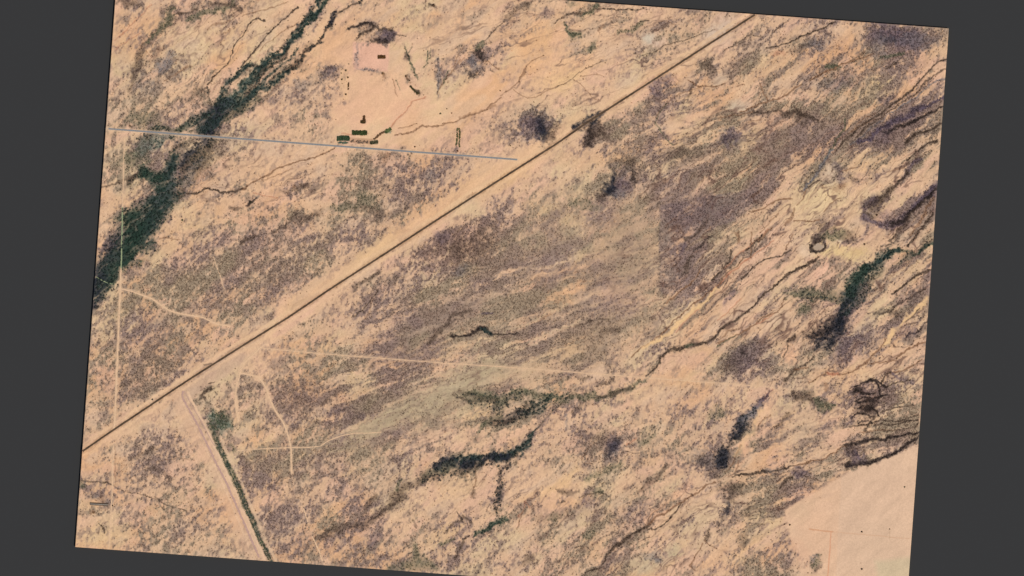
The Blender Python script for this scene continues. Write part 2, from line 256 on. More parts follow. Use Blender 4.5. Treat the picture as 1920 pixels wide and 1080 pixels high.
# ---- tables of washes, brush and woods read off the photograph (map pixels)
LINES = """
r .5 1.6:215,75 235,60 250,45 262,30 285,5
r .4 1.5:218,92 240,76 262,62
B .35 6 9 9 7:330,12 318,38 308,52 294,66 278,80 266,98 258,118 252,140 240,165
o .5 7 10 8 5 3:328,18 318,35 306,52 290,68 276,82
o .5 6 9 5:352,38 375,32 400,24 425,16 440,8
B .5 3:335,27 350,24 368,20
B .5 6 5:400,6 430,10 448,16
e .4 12 14:300,125 316,110 324,100
n .45 1.5 4 3:310,150 330,140 345,128 358,125
n .5 1.6:455,28 470,24 496,20 520,10 540,2
B .7 1.8 1.6 2:496,40 480,33 466,45 455,65 440,85 428,110 424,122 412,135 400,146 392,158
B .7 2 2 2:560,12 545,25 528,42 514,52 500,65 490,82 476,98 462,112 452,124
n .5 1.5:560,40 530,60 505,78 488,95
n .5 1.5:552,70 545,85 532,100
n .35 3:390,55 402,48 415,44 430,40
n .35 3:420,62 430,56
B .5 2.5 3 3:190,352 205,347 222,340 240,335 262,322
B .5 4 4:240,335 250,330 262,326
B .8 3 3 2.4 2.4 2.4 2.2 2:352,362 366,364 378,356 392,356 412,359 436,359 455,356 466,350
n .7 2.2 2 1.8:455,357 468,348 482,336 498,328 518,317 540,310 560,303 585,297 610,287 635,272
n .45 1.3:490,338 505,332 530,322 550,316
k .8 3 4 3:462,384 468,379 478,374
B .4 3 4 4:430,386 445,392 452,388
n .5 2 2:300,448 318,446 334,448
B .5 5 6 4:452,458 462,452 476,444 486,440
r .5 1.5:475,362 490,366 520,372
B .3 4 5 5:505,438 530,425 545,412 556,405
k .75 3 4 3.5 3:652,54 664,48 680,46 698,45 702,49
B .65 4 3:700,49 690,58 676,64 667,73
B .5 3 4 6:702,50 718,54 730,52 738,62
p .45 6 9 6:715,56 728,62 745,62
B .5 1.6:740,62 750,66 760,68
o .6 2.2 3.2 2.2:761,90 764,102 766,112 770,122 776,134 784,148
o .5 1.5:775,88 766,100
B .75 2 3 6 5:770,160 776,166 781,174 785,176
o .35 1.5:740,150 745,160 750,168
n .4 1.3:736,150 740,168 745,180
o .5 2:803,96 801,108 800,118 792,126
o .4 1.4:808,92 806,108
e .45 4 5 5 3:820,108 822,125 823,145 820,165 818,178
n .5 2 2.5 2:862,112 852,130 838,145 826,162 818,176
o .5 2:842,130 834,146 830,158
n .4 1.2:872,85 860,100 850,125
B .5 1.6 2 2:942,42 932,52 920,66 908,76
o .5 7 9:903,80 900,92
n .5 1.6 2:912,112 922,122 936,130
B .4 2:920,132 926,136
n .35 1.6:870,110 860,118 848,126
r .55 1.8 2 1.6:730,242 740,228 752,216 764,204 770,194 780,187 798,184
n .6 2 2.4 2.4 2 2 2:740,252 758,250 775,244 790,236 812,236 830,231 855,226 880,217 900,210 920,196 940,184
n .35 3 4 5 4:860,222 885,214 905,205 930,196
n .45 1.4 1.6 1.4:745,240 762,236 780,232
n .5 1.6 2 1.6 1.3:940,180 955,168 972,152 982,132 988,120 1000,112 1020,104
n .4 2 3 2:972,155 980,140 985,125
n .5 1.4:962,168 975,178 988,184 1005,182 1022,172 1040,162 1062,156
B .4 1.3:1040,164 1072,150 1080,140 1094,130 1112,124 1130,116
n .4 1.3:1075,152 1092,160 1110,182 1125,188
n .4 1.3:1088,142 1110,140 1130,142
B .5 1.5 1.5 1.2:1188,100 1206,104 1222,100 1234,92 1245,84 1268,78 1290,72 1318,62 1340,55
B .5 1.6 3 4 5:1042,42 1054,34 1066,26 1082,26 1096,24
o .6 5 7 5:1096,26 1110,24 1116,16 1118,8
B .6 2.2 1.6 1.2:1118,18 1140,16 1170,16 1195,18 1212,12
o .7 4 6 8 6:1058,48 1060,58 1068,62 1086,62
B .3 1.3:1142,46 1158,48
o .4 5 8 5:1160,62 1180,56 1195,46 1204,40
B .5 2:1200,40 1215,38
n .4 1.3:1240,40 1268,46
n .4 3 4:1122,58 1132,48
o .5 8 8:1108,92 1116,80
B .3 3:1290,180 1300,160 1310,152
o .4 1.6:1262,270 1240,250 1228,230 1236,212 1250,195
n .5 1.5:1228,220 1248,195 1272,178 1290,170 1318,162 1345,160
n .5 1.4:1290,150 1310,162 1335,162 1360,158
n .4 1.3:1395,160 1380,162
B .6 1.6 2 1.6:1440,90 1462,84 1480,78 1500,66 1520,62 1545,50 1565,42
B .35 1.4:1360,92 1385,78 1402,68 1430,66
B .4 1.5:1448,60 1462,50 1475,42
n .4 2:1425,160 1432,175 1440,190
o .6 3 5 3:1552,124 1565,122 1578,126
B .3 3:1592,118 1606,104 1622,96
B .45 2 3:1660,128 1672,122 1680,118
o .45 2 3 3:1650,108 1672,104 1694,98
B .5 4 3 2:1410,212 1430,212 1445,210
B .45 3 5 5 3:1455,208 1472,212 1490,210 1512,218 1530,226
n .45 1.5:1345,222 1370,218 1395,214 1412,210
n .3 1.5:1378,252 1400,232 1430,222
o .5 2.2 2.6 2.2 3 2:1586,222 1580,240 1572,256 1562,275 1555,290 1545,300
e .6 2 4 3 2:1562,280 1550,298 1540,310 1533,320 1525,332 1514,345 1510,356
B .55 2 2 2 2:1775,112 1755,118 1742,130 1732,142 1722,156 1705,170 1690,185 1668,200 1645,214 1620,230 1600,248 1580,268 1566,282
B .45 2:1774,128 1756,138 1740,150 1722,168 1700,186 1678,202 1650,218 1624,238 1606,256
e .45 2:1772,146 1752,154 1738,164 1716,182 1690,200 1662,218 1636,236 1612,258 1596,270
p .6 2.5 4 6 6 4 3:1770,182 1756,190 1740,198 1722,206 1700,216 1684,224 1662,234 1645,246 1628,256 1612,262
n .4 1.3:1570,262 1590,250 1620,232 1640,222
n .4 1.3:1590,250 1620,220 1640,212
p .45 5 6 4:1728,298 1714,306 1704,314 1698,326 1686,340
B .5 4 6 7 8 7:1700,325 1684,342 1670,362 1655,372 1640,380 1628,388
p .4 10 9 7:1640,378 1622,390 1618,405
p .45 10 8 7 7 8 8 9:1757,348 1744,364 1732,372 1718,386 1704,402 1690,414 1676,421 1656,421 1636,416 1620,412
p .45 4 5 4 3:1750,350 1740,366 1722,380 1706,400
B .4 3:1618,400 1628,404 1636,408
n .4 3 3:1750,370 1738,392 1728,412 1716,428 1706,442
B .25 3:1712,400 1690,430 1676,448
p .3 8:1575,342 1580,325 1572,312
n .35 8:1578,350 1566,352
n .4 1.4:1578,322 1592,318 1612,312
n .35 1.2:1662,322 1680,318 1694,316
B .5 1.8:1518,350 1526,342 1535,340
B .4 1.5:1510,348 1512,336 1520,326 1540,320
n .55 1.6 2 1.6:1484,373 1468,374 1454,378 1440,385 1424,393 1405,400
n .4 2 4 3:1490,390 1488,400 1482,412 1476,420
n .5 1.2:1546,395 1560,380 1575,370
n .45 1.4 1.4:1512,356 1506,370 1494,384
n .4 1.3:1458,400 1448,410 1434,424 1424,436
n .5 2.5 2:1448,426 1442,432 1430,444 1422,450
n .45 4 4:1380,440 1386,452
n .5 1.4:1410,435 1408,470 1405,480
n .55 1.8 1.6:1490,415 1505,414 1520,414 1536,412
B .55 1.5 1.6 1.4:1484,470 1476,474 1464,480 1447,484 1436,488 1424,492 1412,500 1400,512 1390,522
n .5 1.3:1486,440 1480,455 1475,470
r .55 1.4 1.4 1.4:1450,452 1432,464 1412,476 1400,486 1385,500 1366,516 1346,534 1332,548
n .55 1.3:1395,485 1380,500 1366,512 1354,522 1345,536 1330,555
r .4 2 2:1440,430 1420,448 1396,468 1376,488 1360,505
B .6 3 3.2 2.6 2.2 2 2 2.4 2.6 3:1533,485 1518,493 1502,500 1488,507 1478,514 1467,522 1450,536 1444,542 1428,556 1410,573 1396,588 1385,596 1365,610 1350,622 1338,630
B .65 3 4 5 4 3 3:1342,630 1325,638 1308,644 1290,649 1272,652 1258,658 1246,668 1234,682 1224,692 1214,702
o .5 4 5:1300,646 1286,650
n .6 1.5 2:1472,560 1466,572 1458,584 1446,590 1428,598 1412,610 1398,620 1380,628 1360,636 1345,644
r .5 1.5:1450,590 1432,602 1416,608
p .3 5 4:1375,545 1362,560 1354,572
r .4 1.4:1390,560 1376,574 1362,586 1345,602
o .45 1.6 2 1.8 1.6:1342,650 1362,636 1378,630
n .4 1.4:1340,645 1366,622 1388,612
n .6 2 1.6 1.4:1330,545 1318,556 1300,572 1288,582 1270,598 1252,615 1238,630 1222,644 1200,655 1182,670
y .8 4 5 4:1345,540 1316,570 1290,592 1262,620 1236,640 1210,655
r .4 1.3:1310,580 1296,592 1280,608 1268,624
y .7 5 5 4:1740,560 1720,580 1702,596 1690,615 1670,632 1655,650
B .5 1.3 1.3:1724,578 1712,592 1700,602
n .7 1.6 2 1.8:1660,636 1652,650 1640,664 1626,676 1614,686 1598,697 1580,700 1564,701 1548,700
r .6 3 3:1570,701 1552,701
n .5 1.5:1545,702 1530,710 1515,718
n .55 1.5:1730,673 1718,680 1704,690 1690,694 1676,698 1662,704
n .5 1.6:1680,676 1650,678 1620,682
B .6 4 3 3:1478,640 1484,634 1492,628
B .5 1.3:1478,646 1474,660 1468,670
B .5 1.6 3 4:1524,668 1512,682 1498,692 1486,698 1478,706 1470,714
n .5 2:1490,694 1506,690 1514,690
r .5 3 3:1448,730 1438,742 1432,750
p .5 3 5 6:1446,732 1436,746 1424,758 1412,768
n .4 1.5:1420,805 1424,795 1434,784 1444,778
n .45 1.6:1388,835 1380,852 1372,870 1358,884
B .35 8 12 8:1490,740 1510,744 1530,754
o .45 8 10 4:1530,752 1544,762 1562,762
n .35 6:1545,722 1550,732
B .3 5:1480,775 1465,785 1452,800
B .6 2:1672,698 1660,705 1652,716
p .3 3 3:1675,700 1692,712 1712,716
B .5 3:1620,808 1636,790 1642,780
n .4 1.5:1610,812 1640,806 1680,806
B .35 2:1655,808 1690,806 1722,796
k .75 1.6 3 4 3.5 3.5:1722,811 1706,813 1690,817 1672,818 1656,822 1638,823 1620,826 1604,832 1588,836
n .55 2 1.6 1.6 2 3:1588,838 1572,842 1556,850 1542,860 1526,864 1508,868 1490,874
B .55 1.8 2.4 3 2.4 1.6:1488,873 1470,878 1448,884 1430,886 1410,888 1388,890 1372,895
k .8 2 4 4 5 5 4:1723,814 1714,824 1700,834 1684,846 1668,856 1650,862 1632,868 1616,870 1600,870 1586,872
B .4 2:1590,866 1588,880
B .5 3 3:1483,896 1474,904 1462,914
B .3 1.5:1502,890 1522,898 1540,902
n .6 1.6 2 2 2.4 2.4:1340,904 1326,910 1312,918 1302,926 1290,934 1280,940 1266,944 1256,952 1246,962 1236,968 1226,978 1212,984
B .75 2.5 4 4 3 2.4 2:1212,984 1200,992 1186,1002 1172,1012 1160,1020 1150,1030 1140,1042 1128,1056 1118,1066 1100,1074 1095,1082
B .5 1.6:1276,942 1270,954 1258,966 1250,978 1240,986 1228,992 1214,990
n .5 1.4:1208,984 1222,966 1238,950
n .4 1.4:1366,896 1380,880 1384,866
n .5 1.4 2 2:1318,1018 1310,1032 1300,1050 1290,1060 1300,1070
B .4 5 4:1330,998 1322,1010
n .45 1.3:1346,1030 1320,1012
B .3 3 5 3:1252,870 1240,880 1228,896 1212,912 1200,922
k .35 1.3:1172,846 1186,850 1202,850
r .5 2:1176,832 1184,828 1192,822
n .5 1.3:1092,862 1098,850 1102,840
n .4 1.3:1096,868 1112,868
B .35 4 6 3:1040,920 1060,922 1084,918
B .5 1.5 3 2:1084,931 1106,928 1126,924 1142,930
r .4 2:992,952 984,940 980,960 972,968
n .45 1.5:980,958 974,976 968,992
B .3 5 8 6:990,1045 985,1060 1000,1040
B .5 2 2 2 2.4:708,544 700,556 690,570 680,580 668,590 660,596
n .35 2.2:700,560 690,590 680,600
k .7 2 3 5 6 5 3 2:853,632 866,630 878,627 890,622 902,618 916,622 930,625 948,628 972,627
B .5 3 4 5 5 6:845,595 838,606 830,614 820,625 812,634 808,640
B .35 7:850,592 868,588 880,586
k .6 5:846,628 850,632
p .5 3 3:905,588 925,585
B .4 3 5 6 6 5 5 4:660,545 672,535 690,524 704,516 712,508
B .35 3 3:1080,610 1110,602
B .4 2:1105,602 1120,600 1140,598
B .5 2:940,627 960,627
n .45 2:1010,604 1022,594 1034,592
B .3 6 8:1130,622 1160,622
B .4 4 4 3:1280,450 1300,440 1315,428 1328,415
k .4 2:1340,440 1325,448 1312,460 1302,470
p .4 6 6:1275,470 1280,462
B .4 5 4:1300,480 1290,495 1284,510
o .45 8 10 9 8 8 7 6:958,736 980,736 1000,738 1020,744 1040,748 1080,746 1100,742 1125,742 1150,738 1175,728 1195,718 1212,714
B .45 5 6 5:1120,742 1145,740 1165,732 1185,724
B .35 5:1088,712 1102,708
B .35 3 4:1118,722 1140,716 1150,708
o .5 10 8 7 6:945,750 925,748 905,742 880,738
B .45 8 6 7 6:860,732 880,740 905,750 930,752
B .5 3 4 3:850,742 880,755 905,752
o .5 3 4 6 8:892,812 905,800 920,790 940,778
B .3 6 8 6:1086,750 1092,760 1080,775
e .3 4:1060,800 1064,788 1062,778
o .35 8 10 10 8:1100,900 1140,880 1160,870
o .35 8 7:1200,830 1220,820
B .35 10 12 14 12 10 12 9:798,892 780,904 760,916 742,936 720,958 700,975 680,985 655,985 635,990 610,1002 596,1010
B .4 8 9 6 4:700,932 692,948 684,966
B .4 6 7 5:760,930 745,940 728,948 718,960
o .4 5 4 4:745,920 748,905 756,898
k .5 2:712,964 702,974 690,978
B .3 3 3:776,974 780,990
B .5 3 4 2:884,980 872,970 866,976 858,960
B .4 2 2 2:865,976 850,980 838,1000
o .45 4 5 4:826,1020 836,1014 848,1012
B .5 3 4 3:870,1010 866,1020 856,1032 848,1048
k .5 2.5 2.5:878,1006 866,1014
o .4 10 14 16 12:730,1068 760,1062 790,1056 815,1060
o .4 10 12:775,1030 782,1050
n .45 1.6:888,860 890,880 892,900 886,918 884,930
B .3 5:886,920 884,932
p .3 10 14 10:696,1030 700,1010 715,1000
B .4 2.4:145,900 160,903 178,904 196,906 212,911
o .35 6 6:150,905 158,915
B .5 2 2.4:186,982 192,990 194,1000
n .5 2:174,958 178,962
B .35 1.4:215,912 240,922 262,925 290,935 300,940
B .45 1.4 1.4:290,932 310,944 330,952 350,956
n .4 1.3:292,866 315,862 340,858 352,862
n .3 1.6:215,840 216,880 214,912
B .3 4 6 5:275,880 290,875 310,885 320,900
B .3 4 5:245,855 262,850 290,840
B .5 2.4:384,686 396,680
B .5 1.6:388,720 400,716
B .6 3 4:385,748 378,742 392,730
r .4 2:640,250 660,250 690,250
k .6 2 3 4 3:1768,200 1745,212 1722,222 1700,232 1680,238 1655,250
B .6 2 3 3:1768,228 1745,240 1720,250 1700,266
B .55 2 2.5 2:1760,262 1738,270 1716,284 1700,300
k .6 3 4 5 4:1756,352 1738,374 1716,392 1694,412 1674,421
B .55 2 3 3:1750,398 1734,420 1716,444 1700,462
B .5 2 2.5:1730,380 1706,404 1684,430 1668,452
n .6 2:1640,100 1600,112 1560,130 1520,150
n .6 2 2:1500,160 1460,184 1420,196 1390,210
B .55 2.4 2:1745,505 1715,520 1690,540 1670,552
k .5 2 3:1742,600 1722,620 1700,628
B .5 2 3 2:1735,540 1712,556 1690,566 1668,584 1650,590
n .6 2:1735,640 1700,655 1680,672
y .25 6 8 6:1424,772 1404,812 1380,852
k .7 2 3 3 2:1605,724 1618,716 1630,711 1642,712 1652,718 1660,726
k .6 2 3 2:1604,732 1614,736 1628,738 1640,736
k .7 2 3 2.5:1642,714 1646,724 1650,736 1656,742 1648,746
k .6 2 2 2:1606,748 1616,744 1630,746 1646,744 1662,740
k .7 3 4 2:1604,752 1616,754 1628,752 1642,756
k .6 2 3 2:1608,768 1618,762 1632,764 1644,770 1650,780
k .5 2 2:1594,784 1606,778 1618,776 1632,782
k .5 2 2:1608,796 1618,790 1630,788
B .5 2:1596,800 1620,798 1650,790 1690,788 1722,780
B .5 2:1640,798 1670,796 1700,790 1722,790
B .5 1.6:1652,772 1680,764 1716,760
B .5 1.6:1660,726 1680,716 1706,712
n .6 2:1310,510 1290,535 1270,552 1250,566
B .6 2:1372,470 1366,492 1352,510 1335,524
B .5 2:1430,438 1415,455 1398,468
k .75 3 4.5 3.5 2:1524,458 1526,468 1533,472 1541,469 1546,460
k .5 5 5:1532,451 1546,449
b .8 7 11 8:1080,244 1104,229 1128,213
"""
BLOBS = """
238 5 18 9 0 B .5
365 175 18 14 -40 B .3
275 160 20 14 0 e .3
268 225 22 12 0 o .4
310 118 12 10 0 e .35
375 300 34 20 -50 B .45
255 300 26 14 -10 o .5
282 275 24 14 -30 v .5
616 135 22 10 -10 p .45
566 160 14 8 -30 e .35
714 74 17 5 2 k .8
722 66 18 8 0 p .45
669 105 3 20 2 e .5
690 133 19 2.5 3 e .55
763 105 3 5 0 k .5
718 139 3 5 10 n .7
762 144 3 2.5 0 n .7
768 151 3 2 0 n .6
899 102 12 5 22 k .85
886 118 9 10 0 e .7
882 138 8 4 32 k .8
815 10 3 3 0 B .6
812 10 8 4 0 B .45
1078 85 10 10 0 e .25
1012 242 11 22 -8 b .9
992 235 20 14 0 p .4
1030 258 12 14 0 k .5
1042 240 10 5 -20 B .4
980 12 10 6 -20 B .45
958 28 16 4 -40 B .4
1024 22 10 8 0 p .35
1108 256 8 20 4 k .8
1124 246 16 14 0 B .6
1110 232 8 8 0 b .6
1325 125 12 12 0 B .5
1245 155 18 10 -30 p .5
1232 172 10 8 0 p .5
1170 335 20 18 0 p .4
1190 330 4 12 0 k .5
1143 356 13 11 20 b .95
1148 338 4 14 6 b .85
1130 366 10 6 0 k .6
1190 331 4 10 0 k .6
1165 352 14 12 0 p .5
1160 366 16 6 0 e .5
1170 305 20 10 0 B .4
1185 308 16 8 0 B .4
1095 380 30 8 10 o .4
1280 290 40 12 -5 B .3
1370 262 14 12 0 p .5
1400 240 10 6 0 p .3
1320 400 60 30 -10 p .25
1530 84 22 9 -10 e .5
1498 92 20 8 -20 B .35
1460 102 12 4 0 r .4
1680 68 42 14 5 p .5
1668 78 10 10 0 b .4
1712 75 40 12 5 e .4
1650 90 14 20 30 e .4
1560 160 26 12 0 e .3
1590 155 30 10 0 p .3
1660 185 12 8 0 p .45
1480 212 26 6 3 B .5
1505 222 14 8 30 B .5
1394 238 10 5 0 B .35
1368 262 16 14 0 p .3
1648 330 20 4 -40 p .4
1600 335 5 5 -30 B .4
1606 340 8 4 0 B .3
1545 352 5 4 0 n .5
1650 252 20 16 -30 p .35
1642 392 18 14 -20 B .35
1590 442 18 12 20 B .4
1543 435 10 16 0 B .35
1530 450 8 5 0 k .5
1660 400 14 8 0 p .3
1545 455 3 14 10 k .4
1558 446 14 7 -5 o .6
1570 437 8 12 0 o .4
1510 580 12 7 -15 o .6
1528 622 16 12 0 k .6
1545 552 60 9 4 o .45
1500 554 22 7 -5 o .4
1600 560 24 16 -40 p .4
1580 590 10 26 18 k .55
1562 612 16 16 0 b .6
1650 585 10 6 0 k .4
1680 588 14 6 0 k .4
1705 560 20 14 0 p .25
1585 655 28 16 -35 p .4
1395 670 30 20 -30 p .35
1370 690 20 14 -30 B .35
1394 662 6 5 0 k .5
1700 622 14 10 0 p .4
1612 732 12 4 -10 k .5
1630 768 16 12 0 B .5
1610 770 6 12 20 k .4
1592 788 8 5 0 p .4
1605 857 20 10 8 p .7
1594 846 8 14 0 B .4
1500 887 16 7 5 p .6
1445 884 14 5 0 e .3
1384 912 14 7 -10 B .4
1370 928 8 14 -20 k .45
1366 922 22 10 0 B .35
1360 955 5 14 12 b .7
1350 980 4 8 10 k .4
1400 960 12 10 0 B .25
1398 1010 12 10 0 B .3
1530 1056 10 9 20 o .6
1534 1068 6 4 0 B .4
1525 1048 8 5 0 e .4
1148 845 8 18 35 e .6
1152 836 5 15 35 b .7
1143 850 5 8 20 k .5
1391 796 5 15 30 b .8
1353 856 8 10 0 b .8
1380 815 8 7 0 b .7
1410 772 12 8 -40 e .5
1610 730 10 4 -20 k .7
1640 750 12 4 10 k .8
1630 765 14 5 -20 k .7
1625 712 10 3 -10 k .6
1148 835 14 10 0 p .4
1120 825 30 20 0 B .2
1345 770 16 12 0 o .45
1335 880 14 20 20 B .3
1318 862 20 14 10 e .4
1318 865 8 12 30 k .4
1300 640 6 4 0 k .4
1230 1052 12 4 10 e .5
1225 1045 20 9 0 e .35
1040 968 10 8 0 o .4
1105 1002 10 6 0 o .4
1124 925 8 6 0 o .5
1100 945 14 10 0 p .3
1045 965 50 12 0 B .2
410 790 17 15 0 o .5
396 782 8 8 0 v .5
420 800 14 10 40 v .45
436 838 4 7 -20 o .45
400 800 16 14 0 g .4
186 932 16 9 0 e .35
187 930 6 7 0 n .5
176 961 5 4 0 n .6
1075 5 10 4 0 o .3
830 445 16 12 0 p .4
860 470 16 12 0 B .35
865 510 14 9 -30 e .45
900 450 30 20 -30 B .3
690 375 20 14 0 o .3
700 395 30 8 10 B .35
758 385 4 16 30 B .35
580 405 24 10 -25 B .4
635 390 20 9 -10 o .4
720 292 6 8 0 n .5
812 330 10 12 0 e .3
560 355 30 5 -10 B .4
545 352 4 4 0 n .6
678 782 6 5 0 p .35
630 770 30 8 0 p .25
1050 940 4 3 0 B .5
1065 700 12 5 0 p .3
"""
WOOD = """
g 1 .9 .8 5 7 8 8 8 6 9 12:606,-8 598,6 586,22 576,36 566,50 556,62 548,74 540,86 526,97 512,108 500,118 488,130
G .8 .7 .8 4 4 3:620,-10 606,8 594,22 582,36 572,48 562,62
g 1 .8 .8 7 5 5 6:502,116 490,124 480,134 472,146 462,158 454,170
b .9 .7 .1 4 9 7 4:625,22 621,32 619,42 616,50
B .9 .5 .4 2.4 2 3:680,-2 664,10 652,16 640,22 630,27 624,34
B 1 .7 .5 4 4 5 5 4 6 6:617,48 610,60 602,72 592,84 582,92 572,98 562,112 552,124 542,134
g .9 .8 .7 6 5 5 6 6 5:545,132 530,142 515,152 500,163 486,172 470,184
B .8 .6 .5 4 5 5:472,182 455,194 436,205 420,218 404,228
B .8 .5 .6 4 3 3:540,90 532,104 522,114 508,124 500,128 495,140 484,148 478,160 470,170 458,180
g .9 .8 .8 3 5 6 6:494,128 484,142 470,155 456,166 442,180
g .9 .8 .7 6 8 8 6 7 9:470,122 456,126 446,134 436,146 428,158 420,170 414,184 406,198
B .7 .5 .5 3:470,122 480,126 492,124
g .9 .8 .9 10 10 12:440,186 430,192 420,200 410,212
B .8 .4 .5 1.6 2 2.4:390,160 389,172 393,186 395,200 397,214
g .9 .9 .8 6 7 8 9 9:482,172 466,184 456,196 446,204 430,200
b 1 1 .3 14 20 26 22 14:428,196 414,208 402,220 394,232 388,246 384,256
g .7 .8 .9 12 14 10:396,216 376,228 358,238 340,242
o .6 .5 .8 9 7:350,242 325,244 300,246 285,244
v .4 .4 .8 10 8:295,275 310,262 325,255
b .8 .7 .2 10 9 8 9:384,254 376,264 366,272 358,284 348,296 340,308
B .6 .5 .3 8 8 10:340,272 332,284 324,298 318,310
B .5 .4 .4 6 8 8:372,276 364,292 354,306 345,322 338,340
g 1 .9 .9 10 14 18 20:332,290 324,304 318,320 312,336 304,352
G 1 .9 1 16 22 20:272,326 286,332 300,342 306,352
B .6 .3 .5 5 7:262,332 252,334 240,340
g .9 .9 .9 26 26 24 30 40 46 50:322,350 310,366 296,376 284,390 270,408 262,424 252,440
g 1 .9 1 36 30 26 26:300,384 286,404 274,420 262,440
G 1 .9 1 40 44 36 22:246,424 246,448 242,472 234,490
B .6 .4 .5 2 2.5 2:588,10 574,30 560,46 548,62 534,78 520,94
g .8 .6 .7 3 3 3 3:560,92 546,108 530,120 516,134 500,146 486,158 474,174
B .6 .4 .4 2 2 2:530,100 512,112 500,124 488,138 476,150 468,164
g .7 .6 .7 3 4 4:500,150 488,164 470,178 452,190 440,204
B .6 .4 .5 3 4 3:470,196 450,206 430,220 412,236
B .5 .3 .5 2 2:560,118 540,128 520,140 505,152
v .5 .2 .8 8 12 12:470,150 452,168 438,186 424,204
o .45 .2 .6 8 10 8:480,190 460,204 440,216 420,230
g .7 .6 .8 6 8 8:420,222 398,236 374,244
B .5 .4 .5 6 9 10 8:404,250 396,266 380,284 364,306
B .4 .3 .4 5 7 6:352,296 344,312 336,330
e .45 .1 .4 10 14 16:376,296 360,316 350,336
o .4 .2 .5 14 18 16:300,240 280,256 262,262
e .35 .0 .4 5 6 6:330,320 322,340 312,356 300,372 290,384
B .5 .3 .4 8 6:345,352 340,362 330,366
b .8 .8 .2 16 20 26 26:222,446 212,462 200,480 190,500
g .8 .8 .7 24 30 36 24:216,480 204,500 194,520 182,545
G .7 .8 .9 20 26 20:218,500 210,514 196,530
b .8 .8 .4 24 20 14:184,520 180,550 176,572
p .4 .3 0 8 12 8:225,430 205,450 186,466
G .9 .8 .8 3 5 5 4 6 8 8:1752,456 1738,462 1724,472 1710,476 1700,472 1690,470 1680,468 1668,472
B .6 .5 .3 5 5 5:1752,448 1738,458 1722,468 1706,476
g 1 .9 .9 8 10 12 14 14 12:1684,466 1670,474 1656,482 1644,494 1632,504 1620,514 1610,526
G .9 .9 1 10 14 18 14:1622,506 1612,520 1602,534 1596,548
o .5 .3 .5 8 10 8:1480,552 1510,558 1550,560 1590,562
p .5 .3 .2 14 18 14:1625,540 1602,560 1588,590
o .4 .3 .5 8 8:1700,480 1680,492 1660,508
g .6 .5 .7 3 3:1630,520 1600,560 1590,590
o .5 .4 .5 10 10 12:1650,508 1636,528 1620,548 1606,570
g .8 .8 .6 16 20 16 14:1602,540 1594,555 1588,568 1582,580
b .9 .8 .2 10 12 12 14:1588,564 1580,580 1576,596 1572,610
b .95 .9 .1 14 22 26 22 12:1572,604 1566,618 1556,628 1544,638 1532,646
k .7 .6 .1 14 14 8:1560,608 1540,618 1522,624
g .5 .5 .7 8 10 8 6:1045,742 1030,746 1015,752 1000,758
G .9 .9 1 3 4 3:1064,735 1050,742 1036,748 1022,752
g .8 .8 .7 8 12 12 9:1025,754 1012,762 996,770 980,776
b .7 .7 .3 9 12 12:985,772 968,780 950,786
B .7 .6 .5 10 8 6:962,788 940,788 920,792
o .6 .5 .6 9 10:946,740 962,736 985,738
B .6 .4 .6 2 2.4 2.4 3 3:1072,738 1056,752 1042,766 1030,778 1016,790 1006,804
g 1 .8 .7 3 4 6 8 10 13 13 12:1006,804 998,815 992,824 984,834 974,844 960,850 946,855 930,858
b 1 .8 .3 12 15 17 16 15 12:950,856 930,858 908,864 884,868 862,870 840,870 820,872
g .8 .7 .5 9 8:900,856 880,860 860,864
o .6 .4 .4 12 14 14 8:850,874 826,880 805,888 788,900
B .5 .4 .3 12 14:820,896 808,900 796,898
B .7 .6 .5 4 6 7 8 7 5:934,876 936,892 937,910 935,928 934,944 930,958
b .5 .5 .3 4 5 5:936,900 937,915 936,935
G .9 .8 .9 6 10 8 5:950,974 938,980 926,984 916,990
G .8 .7 .7 4 6 4:914,994 902,998 890,1004
b .9 .7 .2 4 7 8 8 6:1398,778 1392,788 1386,798 1382,808 1376,820
e .6 .4 .3 7 9 6:1410,770 1398,784 1388,796
e .4 .2 .3 6 8 8:1425,760 1408,780 1395,800
k .5 .4 .2 4 6:1378,818 1370,832 1362,844
b .9 .8 .1 12 16 14:1358,846 1353,857 1350,864
g .9 .8 .5 3 6 4:900,620 910,622 925,625
o .45 .2 .5 16 20 20 16:870,745 905,750 940,756 975,750
B .45 .3 .4 14 18 16:1000,762 970,776 930,790
B .4 .3 .3 6 8 6:945,880 955,860 970,848
B .45 .3 .4 10 12:900,872 870,884 850,886
g .5 .5 .7 3 5:160,904 150,914
"""
# brush thickens around every wash, thicket and wood
def parse(T, k):
    for ln in T.strip().split('\n'):
        hd, pt = ln.split(':'); h = hd.split()
        yield h[0], [float(q) for q in h[1:1 + k]], [float(q) for q in h[1 + k:]], [tuple(float(q) for q in p.split(',')) for p in pt.split()]
for col, (st,), w, P in parse(LINES, 1):
    if col in 'BkopebgGv' and max(w) >= 2:
        s, ww = line(P, [a * 1.9 + 7 for a in w], 1.5, .8)
        if s is not None: D[s] = np.maximum(D[s], D[s] + ww * st * (.30 if max(w) >= 4 else .16))
for col, (st, tr, gr), w, P in parse(WOOD, 3):
    s, ww = line(P, [a * 1.5 + 9 for a in w], 1.6, .8); D[s] += ww * (1 - D[s]) * st * .38
for ln in BLOBS.strip().split('\n'):
    q = ln.split(); s, w = ell(*[float(v) for v in q[:2]], float(q[2]) * 1.5 + 4, float(q[3]) * 1.5 + 4, float(q[4]), .9, 1.3)
    if s is not None: D[s] += w * (1 - D[s]) * float(q[6]) * .35
